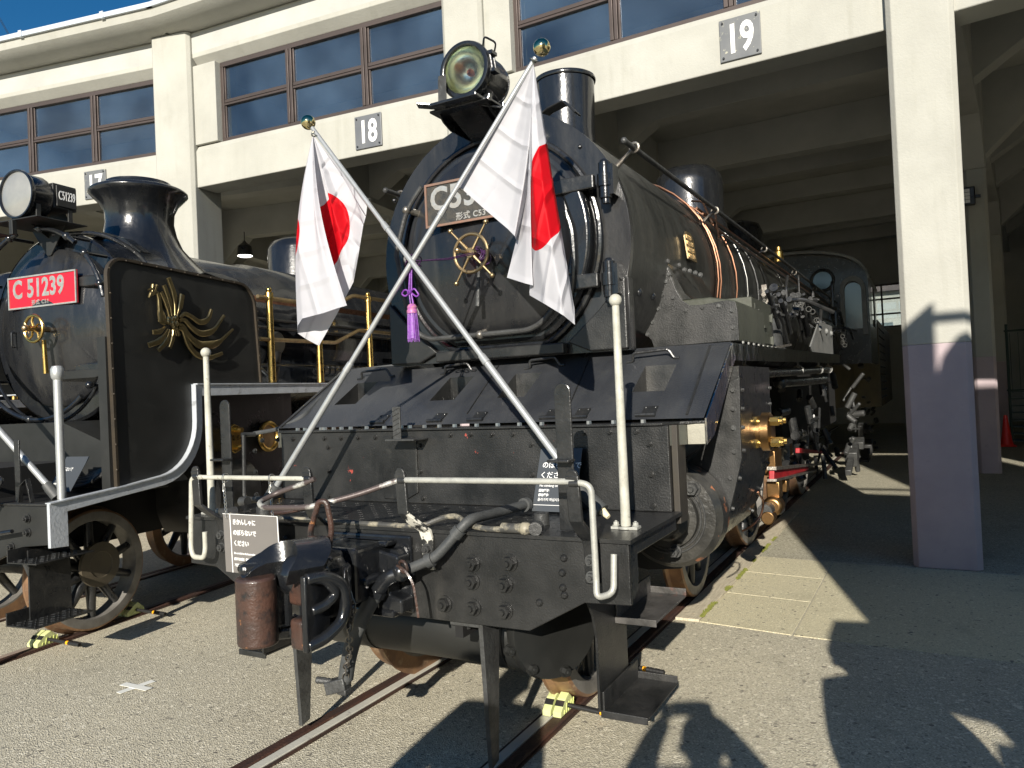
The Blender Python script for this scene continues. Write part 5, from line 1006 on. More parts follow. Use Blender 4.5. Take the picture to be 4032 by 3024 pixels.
# brass railings
b = MB(); posts = [(2.31,2.74,1.87),(3.06,2.36,1.87),(4.02,2.88,1.89),(5.6,2.9,1.9)]
for y, zt, zb_ in posts:
    p = MB(); p.cyl((1.16,y,zb_),(1.16,y,zt-.06),.036,.030,seg=14); p.sph((1.16,y,zt-.005),.028,12); p.cyl((1.16,y,zt-.09),(1.16,y,zt-.03),.042,.038,seg=14); p.build('rail_post', M['brass'], L2)
MB().tube(rnd([(1.16,2.15,2.655),(1.16,2.31,2.655),(1.16,3.30,2.67),(1.16,3.72,2.83),(1.16,7,2.86)],.05),.022,10).build('handrail', M['oldbrass'], L2)
MB().tube(rnd([(1.16,2.15,2.27),(1.16,2.31,2.27),(1.16,3.35,2.29),(1.16,3.8,2.45),(1.16,7,2.46)],.05),.020,10).build('handrail', M['oldbrass'], L2)
b = MB()
for i in range(5): b.tube([(.86,2.2,2.72-i*.012+.0),(.88,10,2.76-i*.012)],.006,6)
b.split('copper_pipe', M['copper'], L2)
b = MB()
for z, x in ((2.5,.88),(2.42,.88),(2.05,.9)): b.tube([(x,2.2,z),(x,10,z+.03)],.018,8)
b.tube([(1.0,3.2,2.0),(1.0,9,2.0)],.045,10); b.lathe([(.10,0),(.12,.02),(.10,.04)],(.86,2.75,2.28),(1,0,0),24); b.cyl((.8,2.75,1.9),(.86,2.75,2.2),.06,seg=14)
for i in range(30): b.tor((1.0,3.3+i*.10,2.0),(0,1,0),.046,.008,14,6)
b.build('pipework', M['old'], L2)
b = MB(); b.bar((.95,2.2,2.14),(1.08,2.42,1.9),.05,.02); b.bar((.98,2.1,2.1),(1.02,2.25,2.0),.03,.03).build('reverser_link', M['steel2'], L2, bevel=.004)
# deck things
for s in (1,-1):
    p = MB().tube([(s*1.055,.22,1.085),(s*1.055,.22,1.93)], .028, 16).build('marker_pole', M['alu'], L2); MB().lathe([(.026,-.06),(.038,-.045),(.042,-.02),(.042,.015),(.032,.035),(.01,.04)],(s*1.055,.22,1.955),(0,0,1),20).build('cap', M['alu'], p)
b = MB(); b.tube(rnd([(-.9,-.07,1.25),(.80,-.07,1.27),(.90,-.07,1.26),(.66,-.1,.93),(.70,-.1,.885),(.98,-.08,.92)],.05,6),.014,10).build('guard_rail', M['gloss'], L2)
b = MB(); b.ribbon([(.78,-.02,1.07),(.78,-.06,1.15),(.79,-.07,1.30)],XX,.04,.012); b.ribbon([(.88,.05,1.08),(.90,.05,1.20),(.96,.05,1.24),(1.0,.05,1.09)],YY,.03,.01); b.ribbon([(.80,.10,1.08),(.80,.10,1.50)],XX,.05,.01); b.split('rail_bracket', M['satin'], L2, bevel=.002)
b = MB()
for i in range(5): b.tube(rnd([(.0,.75+.05*i,1.12+.02*i),(.6,.60+.04*i,1.12+.012*i),(.95,.52+.05*i,1.14+.03*i),(1.15,.62+.05*i,1.32+.05*i)],.3,6),.017,8)
b.build('cable_bundle', M['old'], L2)
b = MB(); b.lathe([(.45,0),(.45,.6)],(.0,1.0,1.1),(0,1,0),36); b.prism([(-1.1,1.09),(1.1,1.09),(.8,1.45),(.4,1.6),(-.4,1.6),(-.8,1.45)],'y',.75,1.3); b.build('saddle_cover', M['matt'], L2, smooth=30)
b = MB(); b.box(-1.15,-.5,.7,.74,1.1,1.75); b.build('side_cover', mat('crackled_foil', (.05,.05,.048), (.14,.14,.13), .3, .5, sc_=30, bump=1, bs=60), L2)
# flag pole stump and cross pole of that locomotive
fp2 = MB().tube([(1.00,.20,1.14),(.45,.15,1.66),(-.45,.1,2.5)], .022, 14).build('flag_pole', M['alu'], L2); fp2.parent = None; fp2.matrix_world = Matrix.Translation(C51) @ Matrix.Rotation(A51,4,'Z'); tag(fp2, 'pale flag pole leaning off the left locomotive deck beside its small dark sign', 'flag pole')
MB().cyl((1.02,.21,1.10),(.95,.19,1.19),.036,seg=16).build('pole_socket', M['rubber'], L2)
# running gear
for y in (.80,2.9):
    for s in (-1,1): wheel(L2, s*.50, y, .46, s, 10, name='leading_wheel')
MB().lathe([(.17,.0),(.17,.03),(.10,.035),(.095,.03),(.02,.03)],(.67,.80,.50),(1,0,0),36).build('hub_cap', mat('brown_hub_cap', (.06,.05,.035), (.085,.07,.045), .5, .6, sc_=5), L2)
for y in (4.8,6.6,8.4):
    for s in (-1,1): wheel(L2, s*.50, y, .875, s, 16, name='driving_wheel')
MB().cyl((-.5,.80,.46),(.5,.80,.46),.07).build('axle', M['satin'], L2)
b = MB(); b.box(-.46,.46,.05,10.4,.62,1.3); b.box(.2,1.15,5.2,10.4,.9,1.8); b.build('frame', M['dark'], L2, smooth=0)
b = MB(); b.prism([(1.5,.62),(2.6,.62),(2.75,.9),(2.75,1.78),(1.5,1.78),(1.42,1.4),(1.42,.8)],'x',.62,1.02); b.lathe([(.3,0),(.3,.5)],(.9,1.55,.92),(0,1,0),36); b.build('cylinder', M['old'], L2, smooth=30)
b = MB(); b.prism([(-.07,-.10),(.0,-.13),(.07,-.10),(.07,.10),(0,.13),(-.07,.10)], 'x', 1.03, 1.10, M=Matrix.Translation((0,1.86,1.38))); v2 = b.build('relief_valve', M['brass'], L2, bevel=.006)
b = MB()
for z in (-.075,.075): b.cyl((1.10,1.87,1.38+z),(1.17,1.87,1.38+z),.022,seg=10)
b.build('valve_bolt', M['brass'], v2)
v3 = MB().tor((1.06,2.35,1.37),(1,0,0),.125,.022,36,8).build('brass_ring', M['brass'], L2)
b = MB(); b.cyl((1.0,2.35,1.37),(1.06,2.35,1.37),.11,seg=28); b.prism([(-.05,-.09),(.05,-.09),(.05,.09),(-.05,.09)],'x',1.03,1.10,M=Matrix.Translation((0,2.72,1.36))).build('brass_cap', M['oldbrass'], v3)
# steps
b = MB(); b.prism([(.0,.78),(.30,.78),(.30,.30),(.0,.30)],'x',1.00,1.012); sp = b.build('step_hanger', M['satin'], L2, smooth=0)
for z, y0_ in ((.72,-.10),(.32,-.12)):
    b = MB(); b.box(.95,1.22,y0_,y0_+.42,z-.005,z+.003); b.box(.95,.96,y0_,y0_+.42,z,z+.08)
    for i in range(10):
        for j in range(5): a = rad(45 if (i+j)%2 else -45); b.obox((.975+j*.05,y0_+.03+i*.04,z+.005),V((math.cos(a),math.sin(a),0)),V((-math.sin(a),math.cos(a),0)),ZZ,.012,.003,.002)
    b.build('step_plate', M['satin'], sp, smooth=0)
b = MB(); b.tube(rnd([(.55,.25,.80),(.66,.22,.66),(.90,.1,.58)],.05),.02,8).build('sand_pipe', M['castg'], L2)
b = MB(); b.ribbon([(.56,-.12,.68),(.56,-.12,.55),(.575,-.12,.35),(.62,-.12,.20),(.645,-.12,.14),(.645,-.12,.04)],YY,[.22,.10,.085,.085,.08,.07],.014); b.box(.4,.60,-.2,-.05,.665,.69).build('guard_iron', M['steel'], L2, smooth=0, bevel=.003)
# third locomotive: a copy standing one track further left
L3 = copy_tree(L2, None, skip=('smoke_deflector','phoenix_emblem','number_plate','headlamp','flag_pole','guard_iron')); L3.location = C3P; L3.rotation_euler = (0,0,A3)
L3['label'] = 'black steam locomotive only glimpsed at the left edge behind the red plated one'
# ------------------------------------------------------------------ crossed flags
def crease_mat(name, disc=True):
    m = bpy.data.materials.new(name); m.use_nodes = True; n = m.node_tree.nodes; L = m.node_tree.links; b = n["Principled BSDF"]; b.inputs['Roughness'].default_value = .6; b.inputs['Specular IOR Level'].default_value = .2
    uv = n.new("ShaderNodeUVMap"); sp = n.new("ShaderNodeSeparateXYZ"); L.new(uv.outputs[0], sp.inputs[0])
    def mth(op, a, c=None, d=None):
        q = n.new("ShaderNodeMath"); q.operation = op
        for i, x in enumerate((a, c, d)):
            if x is None: continue
            if isinstance(x, (int, float)): q.inputs[i].default_value = x
            else: L.new(x, q.inputs[i])
        return q.outputs[0]
    s, t = sp.outputs[0], sp.outputs[1]
    dx = mth('MULTIPLY', mth('SUBTRACT', s, .5), 1.5); dy = mth('SUBTRACT', t, .5); r = mth('SQRT', mth('ADD', mth('MULTIPLY', dx, dx), mth('MULTIPLY', dy, dy)))
    f = mth('LESS_THAN', r, .30); mx = n.new("ShaderNodeMix"); mx.data_type = 'RGBA'; mx.inputs[6].default_value = (.57,.57,.60,1); mx.inputs[7].default_value = (.58,.003,.010,1); L.new(f, mx.inputs[0]); L.new(mx.outputs[2], b.inputs['Base Color'])
    hs = []
    for c, k in ((s, 6), (t, 4)):
        g = mth('ABSOLUTE', mth('SUBTRACT', mth('FRACT', mth('ADD', mth('MULTIPLY', c, k), .5)), .5)); hs.append(mth('SMOOTH_MIN', mth('MULTIPLY', g, 9/k*2), .5, .2))
    h = mth('ADD', hs[0], hs[1]); nz = n.new("ShaderNodeTexNoise"); nz.inputs['Scale'].default_value = 5; L.new(uv.outputs[0], nz.inputs[0]); h = mth('ADD', h, mth('MULTIPLY', nz.outputs[0], .8))
    bp = n.new("ShaderNodeBump"); bp.inputs['Strength'].default_value = .9; bp.inputs['Distance'].default_value = .018; L.new(h, bp.inputs['Height']); L.new(bp.outputs[0], b.inputs['Normal'])
    tr = n.new("ShaderNodeBsdfTranslucent"); L.new(mx.outputs[2], tr.inputs[0]); ms = n.new("ShaderNodeMixShader"); ms.inputs[0].default_value = .32; L.new(b.outputs[0], ms.inputs[1]); L.new(tr.outputs[0], ms.inputs[2]); L.new(ms.outputs[0], n["Material Output"].inputs[0]); return m
M['flag'] = crease_mat('white_cloth_with_red_disc')
def flag_cloth(H0, bd, parent, seed=1):
    """cloth hung from its top corner H0: rays fan out to the free edges. bd: (s, t, point, bow)"""
    rr = random.Random(seed); NR = 22; rays = []
    for (a, c) in zip(bd, bd[1:]):
        k = max(3, int(((a[2]-c[2]).length + .1) / .02))
        for i in range(k + (c is bd[-1])):
            f = i / k; g = f*f*(3-2*f)*.5 + f*.5; rays.append((a[0]+(c[0]-a[0])*f, a[1]+(c[1]-a[1])*f, a[2].lerp(c[2], f), a[3].lerp(c[3], g)))
    bm = bmesh.new(); uvl = bm.loops.layers.uv.new('UVMap'); G = []
    for s_, t_, p, bow in rays:
        row = []
        for j in range(NR + 1):
            r = .012 + .988*j/NR; q = H0.lerp(p, r) + bow*math.sin(math.pi*r); row.append((bm.verts.new(q), (s_*r, t_*r)))
        G.append(row)
    for a, c in zip(G, G[1:]):
        for j in range(NR):
            q = (a[j], c[j], c[j+1], a[j+1]); f = bm.faces.new([x[0] for x in q])
            for lp_, x in zip(f.loops, q): lp_[uvl].uv = x[1]
    for _ in range(2): bmesh.ops.smooth_vert(bm, verts=[v for v in bm.verts if not v.is_boundary], factor=.5, use_axis_x=True, use_axis_y=True, use_axis_z=True)
    me = bpy.data.meshes.new('cloth'); bm.to_mesh(me); bm.free(); me.materials.append(M['flag']); me.shade_smooth(); o = bpy.data.objects.new('cloth', me); COL.objects.link(o); o.parent = parent; return o
Z0 = V((0,0,0))
def FL(name_label, top, bot, ringpts, H0, bd, seed):
    t = tag(empty('flag', bot), name_label, 'flag', 'crossed flags on the locomotive front'); d = (top - bot); L_ = d.length; d.normalize()
    off = Matrix.Translation(-bot)
    b = MB(); b.cyl(bot, bot + d*L_*.30, .0168, seg=20); b.cyl(bot + d*L_*.30, bot + d*L_*.66, .0145, seg=20); b.cyl(bot + d*L_*.66, top - d*.03, .0122, seg=20); pole = b.build('pole', M['alu'], t, M=off)
    b = MB(); b.cyl(bot + d*(L_*.30-.01), bot + d*(L_*.30+.04), .0205, .018, seg=20); b.cyl(bot + d*(L_*.66-.01), bot + d*(L_*.66+.04), .0175, .0155, seg=20); b.cyl(top - d*.09, top - d*.03, .012, .012, seg=12); b.split('joint_sleeve', M['alu'], pole, M=off)
    MB().sph(top + d*.025, .042, 28).build('gold_ball', M['gball'], t, M=off, smooth=80)
    b = MB()
    for p in ringpts: b.tor(p, d, .016, .004, 16, 8); b.bar(p + V((.0,-.02,0)), p + V((.035,-.02,-.02)), .012, .004)
    b.split('flag_clip', M['stain'], t, M=off)
    c = flag_cloth(H0, bd, t, seed); c.matrix_parent_inverse = Matrix.Translation(-bot); return t
y_ = .50
# left flag: pole from upper left to lower right
topL, botL = P(1213+8, 482+10, y=.50), P(2310, 1958, y=.22); topR, botR = P(2122, 205, y=.50), P(1082, 1925, y=.25)
H0 = P(1232, 530, y=.49); H1 = P(1447, 797, y=.47)
bdL = [(0,1,H1,Z0), (.15,1,P(1441,850,y=.46),V((0,.02,0))), (.35,1,P(1430,890,y=.47),V((.02,.05,0))), (.55,1,P(1412,1000,y=.5),V((0,.02,0))), (.75,1,P(1392,1110,y=.46),V((.01,-.02,0))), (.9,1,P(1325,1240,y=.44),V((.02,.05,.0))), (1,1,P(1256,1362,y=.42),V((.02,.06,0))),
       (1,.75,P(1205,1335,y=.40),V((.0,.03,0))), (1,.52,P(1172,1312,y=.38),V((-.012,-.0,.01))), (1,.46,P(1171,1285,y=.33),V((-.015,-.05,0))), (1,.38,P(1190,1254,y=.29),V((0,-.06,0))), (1,.2,P(1275,1232,y=.27),V((.0,-.03,0))), (1,.08,P(1330,1213,y=.27),V((-.02,-.05,0))), (1,0,P(1366,1203,y=.28),V((-.035,-.02,0)))]
FL('left flag, its red disc half hidden by the folded front of the white cloth', topL, botL, (P(1450,792,y=.47), P(1238,528,y=.49)), H0, bdL, 3)
H0 = P(2100, 246, y=.49); H1 = P(1811, 737, y=.47)
bdR = [(0,1,H1,Z0), (.2,1,P(1915,830,y=.45),V((0,.03,0))), (.28,1,P(2000,902,y=.42),V((.01,-.0,0))), (.32,1,P(2027,930,y=.39),V((.035,-.02,0))), (.335,1,P(2032,945,y=.47),V((.03,.06,0))), (.36,1,P(1996,1093,y=.45),V((.035,.03,0))), (.46,1,P(2068,1116,y=.38),V((.012,-.03,0))), (.49,1,P(2099,1124,y=.37),V((.005,-.04,0))), (.505,1,P(2084,1150,y=.45),V((.0,.03,0))),
       (.53,1,P(2086,1163,y=.42),V((-.0,-.02,0))), (.70,1,P(2150,1200,y=.30),V((0,-.07,0))), (.88,1,P(2220,1243,y=.27),V((.0,-.06,0))), (1,1,P(2264,1279,y=.32),V((.01,-.03,0))), (1,.9,P(2262,1215,y=.36),V((.0,.0,0))), (1,.7,P(2225,1120,y=.46),V((0,.03,0))), (1,.4,P(2170,1040,y=.50),V((0,.04,0))), (1,0,P(2130,960,y=.52),V((0,.04,0)))]
FL('right flag, a large red half disc at the edge of its hanging white cloth', topR, botR, (P(1808,740,y=.47), P(2100,238,y=.49)), H0, bdR, 5)
# holders of the poles
b = MB(); b.cyl(P(2285,1925,y=.226),P(2372,2012,y=.20),.030,.032,seg=18).build('rubber_boot', M['rubber'], L1)
b = MB(); b.cyl(P(1090,1912,y=.25),P(1040,1990,y=.23),.031,.032,seg=18).build('rubber_boot', M['rubber'], L1)
b = MB(); b.cyl(P(2370,2010,y=.20),P(2396,2036,y=.19),.018,.011,seg=10).build('boot_tip', mat('cream_wood_tip', (.7,.62,.42), None, .6), L1)
MB().tor((-.60,.30,1.06+.0),(0,1,0),.01,.002,8,6)
# cord and tassel
X0 = P(1628, 1032, y=.44); t = tag(empty('cord', X0), 'thin dark purple cord tied from the crossing of the poles to the brass hand wheel', 'cord')
off = Matrix.Translation(-X0); q = P(1880, 998, y=1.03)
b = MB(); b.tube([X0 + V((.0,-.03,0)), X0.lerp(q,.5) + V((0,0,-.012)), q], .0035, 6); b.tube([X0 + V((.0,.03,.01)), X0.lerp(q,.5) + V((0,0,-.006)), q + V((0,0,.01))], .0035, 6)
b.tor(X0, (.5,.1,.8), .045,.003,24,6); b.tor(X0, (-.5,.1,.8), .045,.003,24,6); b.tor(X0, (1,.1,0), .04,.003,24,6); b.build('string', M['dpurple'], t, M=off)
rt = random.Random(9); b = MB()
for i in range(12): b.tor(V((.02,1.08,2.49)) + V((rt.uniform(-.02,.02), rt.uniform(-.03,.03), rt.uniform(-.02,.02))), (rt.uniform(-1,1), 1, rt.uniform(-1,1)), .035, .003, 20, 6)
b.build('wound_coil', M['dpurple'], t, M=off)
T0 = P(1618, 1052, y=.40); t = tag(empty('tassel', T0), 'purple silk tassel with a bow knot hanging where the two flag poles cross', 'tassel'); off = Matrix.Translation(-T0)
kn = P(1615, 1150, y=.40); hd_ = P(1622, 1196, y=.40); bt = P(1630, 1342, y=.40)
b = MB(); b.tube([T0 + V((-.004,0,0)), kn + V((-.008,0,0)), ], .0045, 8); b.tube([T0 + V((.004,0,0)), kn + V((.008,0,0))], .0045, 8)
for s in (-1, 1):
    b.tube(rnd([kn, kn + V((s*.03,-.005,.018)), kn + V((s*.055,0,-.005 if s < 0 else -.02)), kn + V((s*.035,.004,-.028 if s > 0 else -.02)), kn], .02, 5), .0045, 8); b.tube([kn + V((s*.006,0,0)), hd_ + V((s*.008,0,0))], .0045, 8)
for a in range(4): b.tor(kn + V((0,-.004,0)), (math.cos(a),.6,math.sin(a)), .010, .004, 14, 6)
b.build('knotted_cord', M['purple'], t, M=off)
MB().lathe([(.010,.0),(.020,-.006),(.026,-.018),(.024,-.028),(.028,-.036),(.027,-.05)], hd_, (0,0,1), 20).build('head', M['cloth_gold'], t, M=off)
b = MB(); b.lathe([(.022,-.045),(.026,-.1),(.028,-.18)], hd_, (0,0,1), 16)
for i in range(110):
    a = rt.uniform(0, 6.28); r = .026*math.sqrt(rt.random()); r1 = r*1.22; L_ = (hd_.z - bt.z) + rt.uniform(-.012,.008); e = hd_ + V((r*math.cos(a), r*math.sin(a), -.045)); f = hd_ + V((r1*math.cos(a)+rt.uniform(-.003,.003), r1*math.sin(a), -L_)); b.tube([e, e.lerp(f,.5)+V((rt.uniform(-.002,.002),rt.uniform(-.002,.002),0)), f], .0019, 5)
b.build('fringe', M['purple'], t, M=off)
# signs
def sign(name, label, TL, TR, BL, th, m, items, line=None, cat='sign'):
    Mx, wd, ht = pframe(TL, TR, BL); t = tag(empty(name, Mx.translation), label, cat); Q = Matrix.Translation(-Mx.translation) @ Mx
    p = MB().box(0, wd, 0, ht, -th, 0).build('panel', m, t, smooth=0, bevel=.001, M=Q); b = MB()
    for q in (line or []): b.box(q[0]*wd, q[1]*wd, q[2]*ht, q[3]*ht, .0002, .0015)
    if line: b.build('white_line', M['wtext'], t, smooth=0, M=Q)
    text('lettering', [(a, x*wd, y*ht, s*ht, *k) for a, x, y, s, *k in items], M['wtext'], t, Q @ Matrix.Translation((0,0,.0008))); return t, wd, ht, Q
ys_ = -.135
s1, wd, ht, Q = sign('warning_sign', 'grey hanging sign asking not to climb on the engine, chained to the white rail', P(877,2021,y=ys_), P(1093,2033,y=ys_-.02), P(885,2250,y=ys_+.005), .004, M['signg'],
     [('きかんしゃに',.18,.86,.105,.0004,.92), ('のぼらないで',.18,.68,.105,.0004,.92), ('ください',.18,.50,.105,.0004,.92), ('Do not climb on the Locomotive',.18,.335,.048,.0002,.82), ('請勿攀上火車頭　请勿攀爬火车头',.18,.235,.05,.0004,.72), ('기관차에 올라가지 마십시오',.18,.13,.055,.0003,.8)], [(.13,.142,0,1),(.0,1,.992,1),(.988,1,.25,1)])
for u in (888, 1070):
    a, c = P(u, 1893, y=-.10), P(u+4, 2040, y=ys_-.008); a.z = 1.29; o = chain('hanging_chain', [a + V((0,-.012,-.0)), c], .010, .0016, M['wirem'], s1); o.matrix_parent_inverse = Matrix.Translation(-V(s1.location))
    b = MB(); b.tor(a + V((0,.0,.012)), (1,0,0), .022, .0022, 18, 6); b.tube([a + V((.006*math.sin(w_),-.012,-.035+.022*math.cos(w_))) for w_ in [2*math.pi*i/12 for i in range(12)]], .003, 6, closed=True); o = b.build('hook', M['wirem'], s1); o.matrix_parent_inverse = Matrix.Translation(-V(s1.location))
sign('warning_sign', 'dark sign leaning on the bolted box behind the foot of the right flag pole', P(2130,1765,y=.63), P(2293,1764,y=.63), P(2108,2013,y=.50), .005, M['signd'],
     [('のぼらないで',.10,.72,.115,.0,.95), ('ください',.08,.56,.115,.0,.95), ('No climbing on engine',.10,.40,.055,0,.9), ('請勿攀爬',.10,.32,.05,.0003,.9), ('请勿攀爬',.10,.25,.05,.0003,.9), ('올라가지 마십시오',.10,.18,.055,0,.9)], [(.02,.98,.095,.102)])
def Q51(u, v, y):
    r = R3 @ V(((u - 2016) / FPX, -(v - 1512) / FPX, -1.0)); ey = V((-math.sin(A51), math.cos(A51), 0)); return CAM + r * ((y - (CAM - C51).dot(ey)) / r.dot(ey))
sign('warning_sign', 'small dark sign propped behind the silver pole on the left locomotive deck', Q51(262,1798,.50), Q51(351,1797,.50), Q51(190,1935,.34), .005, M['signd'], [('のぼらないで',.02,.62,.13,.0,.6), ('ください',.02,.40,.13,.0,.6), ('No climbing on engine',.02,.22,.07,0,.5)])
# wheel chocks with carrying rods
def chock(loc, rz, label, flip=1):
    t = tag(empty('wheel_chock', loc, rz), label, 'wheel chock', 'pale yellow wheel chocks on the rails'); t.scale = (.9,.9,.9)
    b = MB()
    for x in (-.033, .033): b.prism([(-.10,.0),(.09,.0),(.09,.035),(.055,.075),(.02,.105),(-.03,.085),(-.075,.05),(-.10,.03)], 'x', x-.026, x+.026)
    b.build('wedge', M['yel'], t, smooth=0, bevel=.005)
    b = MB()
    for i in range(5): b.bar((.0605,-.06+i*.03,.01),(.0605,-.05+i*.032,.06 if i else .03),.004,.005,up=(1,0,0))
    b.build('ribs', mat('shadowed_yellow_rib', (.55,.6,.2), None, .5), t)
    b = MB(); b.obox((-.033,-.055,.066), XX, V((0,.78,.62)), V((0,-.62,.78)), .026,.018,.002); b.obox((.033,-.055,.066), XX, V((0,.78,.62)), V((0,-.62,.78)), .026,.018,.002); b.build('dark_pad', M['blackp'], t)
    a, c = V((.05,.0,.04)), V((.40,-.0,.022)); rd_ = MB().cyl(a, c, .0135, seg=14).build('rod', M['blackp'], t); MB().cyl(a.lerp(c,.60), a.lerp(c,.66), .0155, seg=14).build('orange_band', M['orange'], rd_); b = MB(); b.cyl(a.lerp(c,.68), c, .0165, seg=14)
    for i in range(4): b.tor(a.lerp(c,.74+i*.06), (c-a), .0155,.0025,14,5)
    b.build('grip', M['blackp'], rd_)
def lw(x, y): return C51 + Matrix.Rotation(A51,3,'Z') @ V((x,y,0))
chock((.535,.80,0), 0, 'pale yellow chock before the right front wheel of the flagged locomotive')
chock((.535,1.46,0), math.pi*0, 'chock hidden behind the right front wheel, its banded rod sticking out past the step')
chock(lw(.545,.43), A51, 'pale yellow chock before the front wheel of the left locomotive')
chock(lw(.545,1.20), A51, 'pale yellow chock behind the front wheel of the left locomotive')
# ------------------------------------------------------------------ unseen behind the camera: a made-up shadow caster, then people
caster = tag(empty('shadow_caster', (7.5,-6.4,0)), 'made-up unseen grey wall behind the photographer, shaped to throw the large shadow at right', 'building')
O = Matrix.Translation((-7.5,6.4,0))
b = MB(); b.prism([(3.675,0),(3.675,1.62),(3.72,1.615),(3.87,1.70),(3.87,1.87),(3.675,1.90),(3.33,1.94),(3.33,2.32),(3.675,2.35),(3.675,4.7),(4.356,5.195),(4.593,5.40),(4.62,5.40),(4.62,4.80),(4.69,4.77),(4.78,5.10),(4.86,5.14),(4.97,5.07),(6.0,5.0),(6.1,7.7),(8.6,7.7),(8.6,0)], 'y', -3.0, -2.6); b.box(5.6,8.6,-8.0,-3.0,0,4.6); b.build('wall', M['conc'], caster, smooth=0, M=O)  # invented wall, its outline, notch and bump cut to shape the shadow
b = MB(); b.box(4.6,6.2,-2.85,-2.78,5.325,5.39); b.build('shadow_bar', M['satin'], caster, M=O)  # unseen bar added to draw a thin shadow across the pillar
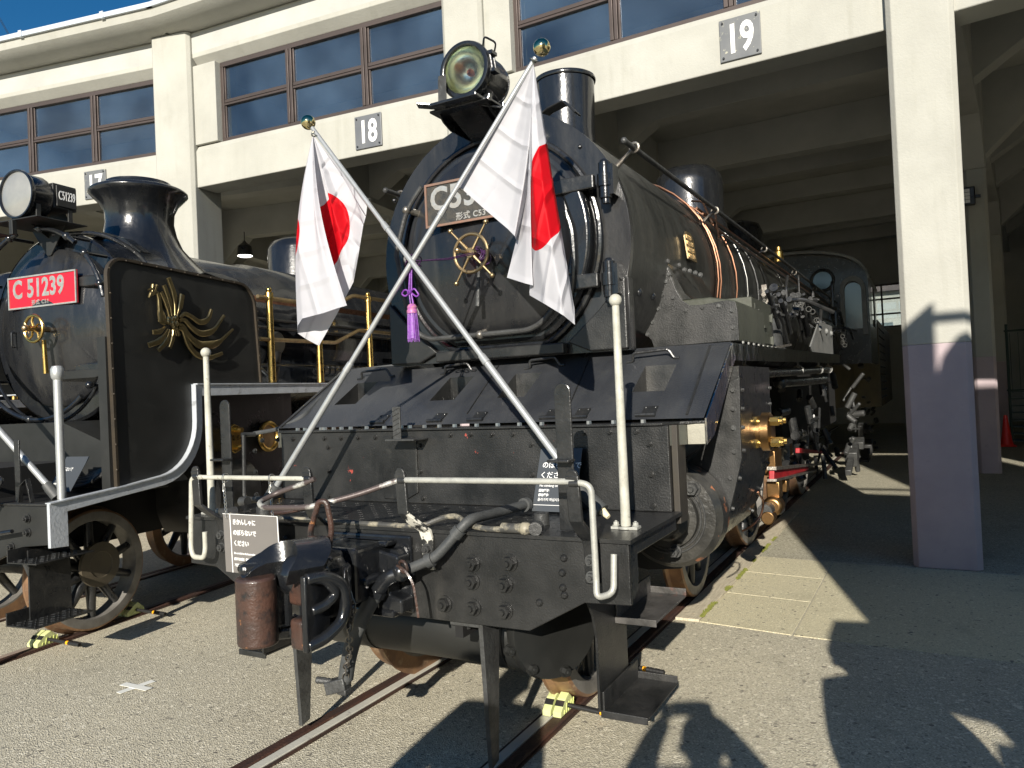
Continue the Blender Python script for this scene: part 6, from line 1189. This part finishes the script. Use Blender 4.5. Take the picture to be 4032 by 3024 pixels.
# people standing beside and behind the photographer
def person(loc, rz, label, pose, jacket, trousers, hair=(.02,.015,.012), h=1.70, fat=1.3):
    k = h/1.7; bm = bmesh.new(); sk = bm.verts.layers.skin.new(); J = {}
    def v(n, p, r, par=None):
        q = bm.verts.new(V(p)*k); r = r*(fat if n[:3] in ('pel','wai','che','sh-','sh1','elb','hip') else 1.0); q[sk].radius = (r*k, r*k*(.72 if n in ('chest','waist','pelvis') else 1)); J[n] = q
        if par: bm.edges.new((J[par], q))
    v('pelvis',(0,0,.95),.155); bm.verts.ensure_lookup_table(); J['pelvis'][sk].use_root = True
    v('waist',(0,.0,1.10),.145,'pelvis'); v('chest',(0,.0,1.30),.17,'waist'); v('neckb',(0,0,1.45),.075,'chest'); v('neck',(0,-.01,1.50),.055,'neckb'); v('head',(0,-.02,1.575),.085,'neck'); v('crown',(0,-.01,1.64),.075,'head')
    for s in (-1,1):
        v('hip%d'%s,(s*.095,0,.88),.095,'pelvis'); v('knee%d'%s,(s*.11,-.02,.50),.065,'hip%d'%s); v('ank%d'%s,(s*.12,.02,.09),.045,'knee%d'%s); v('toe%d'%s,(s*.13,-.13,.04),.04,'ank%d'%s)
        v('sh%d'%s,(s*.18,0,1.40),.075,'chest')
        for n, p, r, par in pose(s): v(n+str(s), p, r, par+str(s))
    me = bpy.data.meshes.new('person'); bm.to_mesh(me); bm.free(); o = bpy.data.objects.new('person', me); COL.objects.link(o)
    a = o.modifiers.new('s','SKIN'); a.use_smooth_shade = True; u = o.modifiers.new('d','SUBSURF'); u.levels = u.render_levels = 2
    bpy.context.view_layer.update(); m2 = bpy.data.meshes.new_from_object(o.evaluated_get(bpy.context.evaluated_depsgraph_get())); bpy.data.objects.remove(o); bpy.data.meshes.remove(me)
    sk_ = mat('skin', (.55,.33,.24), None, .5); mj = mat('jacket_cloth', jacket, None, .8); mt = mat('trouser_cloth', trousers, None, .8); ms = mat('shoe', (.02,.02,.02), None, .5)
    for q in (sk_, mj, mt, ms): m2.materials.append(q)
    hands = [V(p)*k for s in (-1,1) for n,p,r,par in pose(s) if n == 'hand']
    for f in m2.polygons:
        c = f.center; f.material_index = 0 if (c.z > 1.49*k or any((c-hh).length < .085*k for hh in hands)) else 1 if c.z > .92*k else 2 if c.z > .10*k else 3; f.use_smooth = True
    o = bpy.data.objects.new('person', m2); COL.objects.link(o); o.location = loc; o.rotation_euler = (0,0,rz); tag(o, label, 'person')
    b = MB(); b.lathe([(.06,-.10),(.098,-.04),(.104,.02),(.09,.075),(.05,.105),(0,.112)], V((0,.012,1.60))*k, (0,.25,1), 20).build('hair', mat('hair', hair, None, .6), o)
    b = MB(); fc = V((0,-.098,1.565))*k
    for s in (-1,1): b.sph(fc + V((s*.032,.012,.025)), .011, 8); b.sph(fc + V((s*.092,.085,.0)), .022, 8)
    b.cyl(fc + V((0,.01,.02)), fc + V((0,-.018,-.012)), .008,.014, seg=8); b.box(-.022,.022,fc.y+.002,fc.y+.014,fc.z-.042,fc.z-.034); b.build('face', sk_, o)
    for hh in hands:                                       # fingers
        b = MB(); sg = 1 if hh.x > 0 else -1
        for i in range(4): x = hh.x + (-.024+.016*i); b.tube([(x,hh.y,hh.z),(x,hh.y-.035,hh.z+.035),(x - sg*.01,hh.y-.05,hh.z+.065-.006*abs(i-1.5))], .0085, 7)
        b.tube([hh, hh + V((-sg*.035,-.01,.015)), hh + V((-sg*.05,-.03,.04))], .0095, 7); b.build('fingers', sk_, o)
    return o
def hold(s): return [('elb',(s*.34,-.10,1.22),.06,'sh'),('wri',(s*.16,-.30,1.50),.05,'elb'),('hand',(s*.10,-.33,1.56),.035,'wri')]
def down(s): return [('elb',(s*.29,.03,1.12),.065,'sh'),('wri',(s*.28,-.05,.88),.032,'elb'),('hand',(s*.28,-.07,.80),.035,'wri')]
face = math.atan2(-.0, -1) + math.pi
person((2.50,-3.22,-.02), rad(207), 'photographer in dark jacket holding a phone up with both hands', hold, (.03,.035,.05), (.04,.04,.05), h=1.80, fat=1.6)
ph = tag(MB().box(-.078,.078,-.006,.0,-.038,.038).build('phone', M['blackp'], None, bevel=.004), 'black phone held level at the photographer\'s face', 'phone'); ph.location = CAM + CZ.cross(CX)*0 + (R3 @ V((0,0,1)))*.06; ph.rotation_euler = (0,0,rad(28))
person((1.30,-2.86,-.02), rad(190), 'visitor in black coat standing left of the photographer', down, (.02,.02,.02), (.03,.03,.035), h=1.78)
person((2.95,-1.58,-.02), rad(215), 'visitor in grey coat standing right of the photographer', down, (.08,.08,.085), (.03,.03,.04), h=1.70)
person((3.14,-2.28,-.02), rad(200), 'visitor in brown coat standing behind the one in grey', down, (.09,.05,.03), (.03,.03,.04), h=1.72)
person((3.22,-3.12,-.02), rad(190), 'visitor in long navy coat at the back of the group of watchers', down, (.015,.02,.05), (.02,.02,.04), h=1.75)
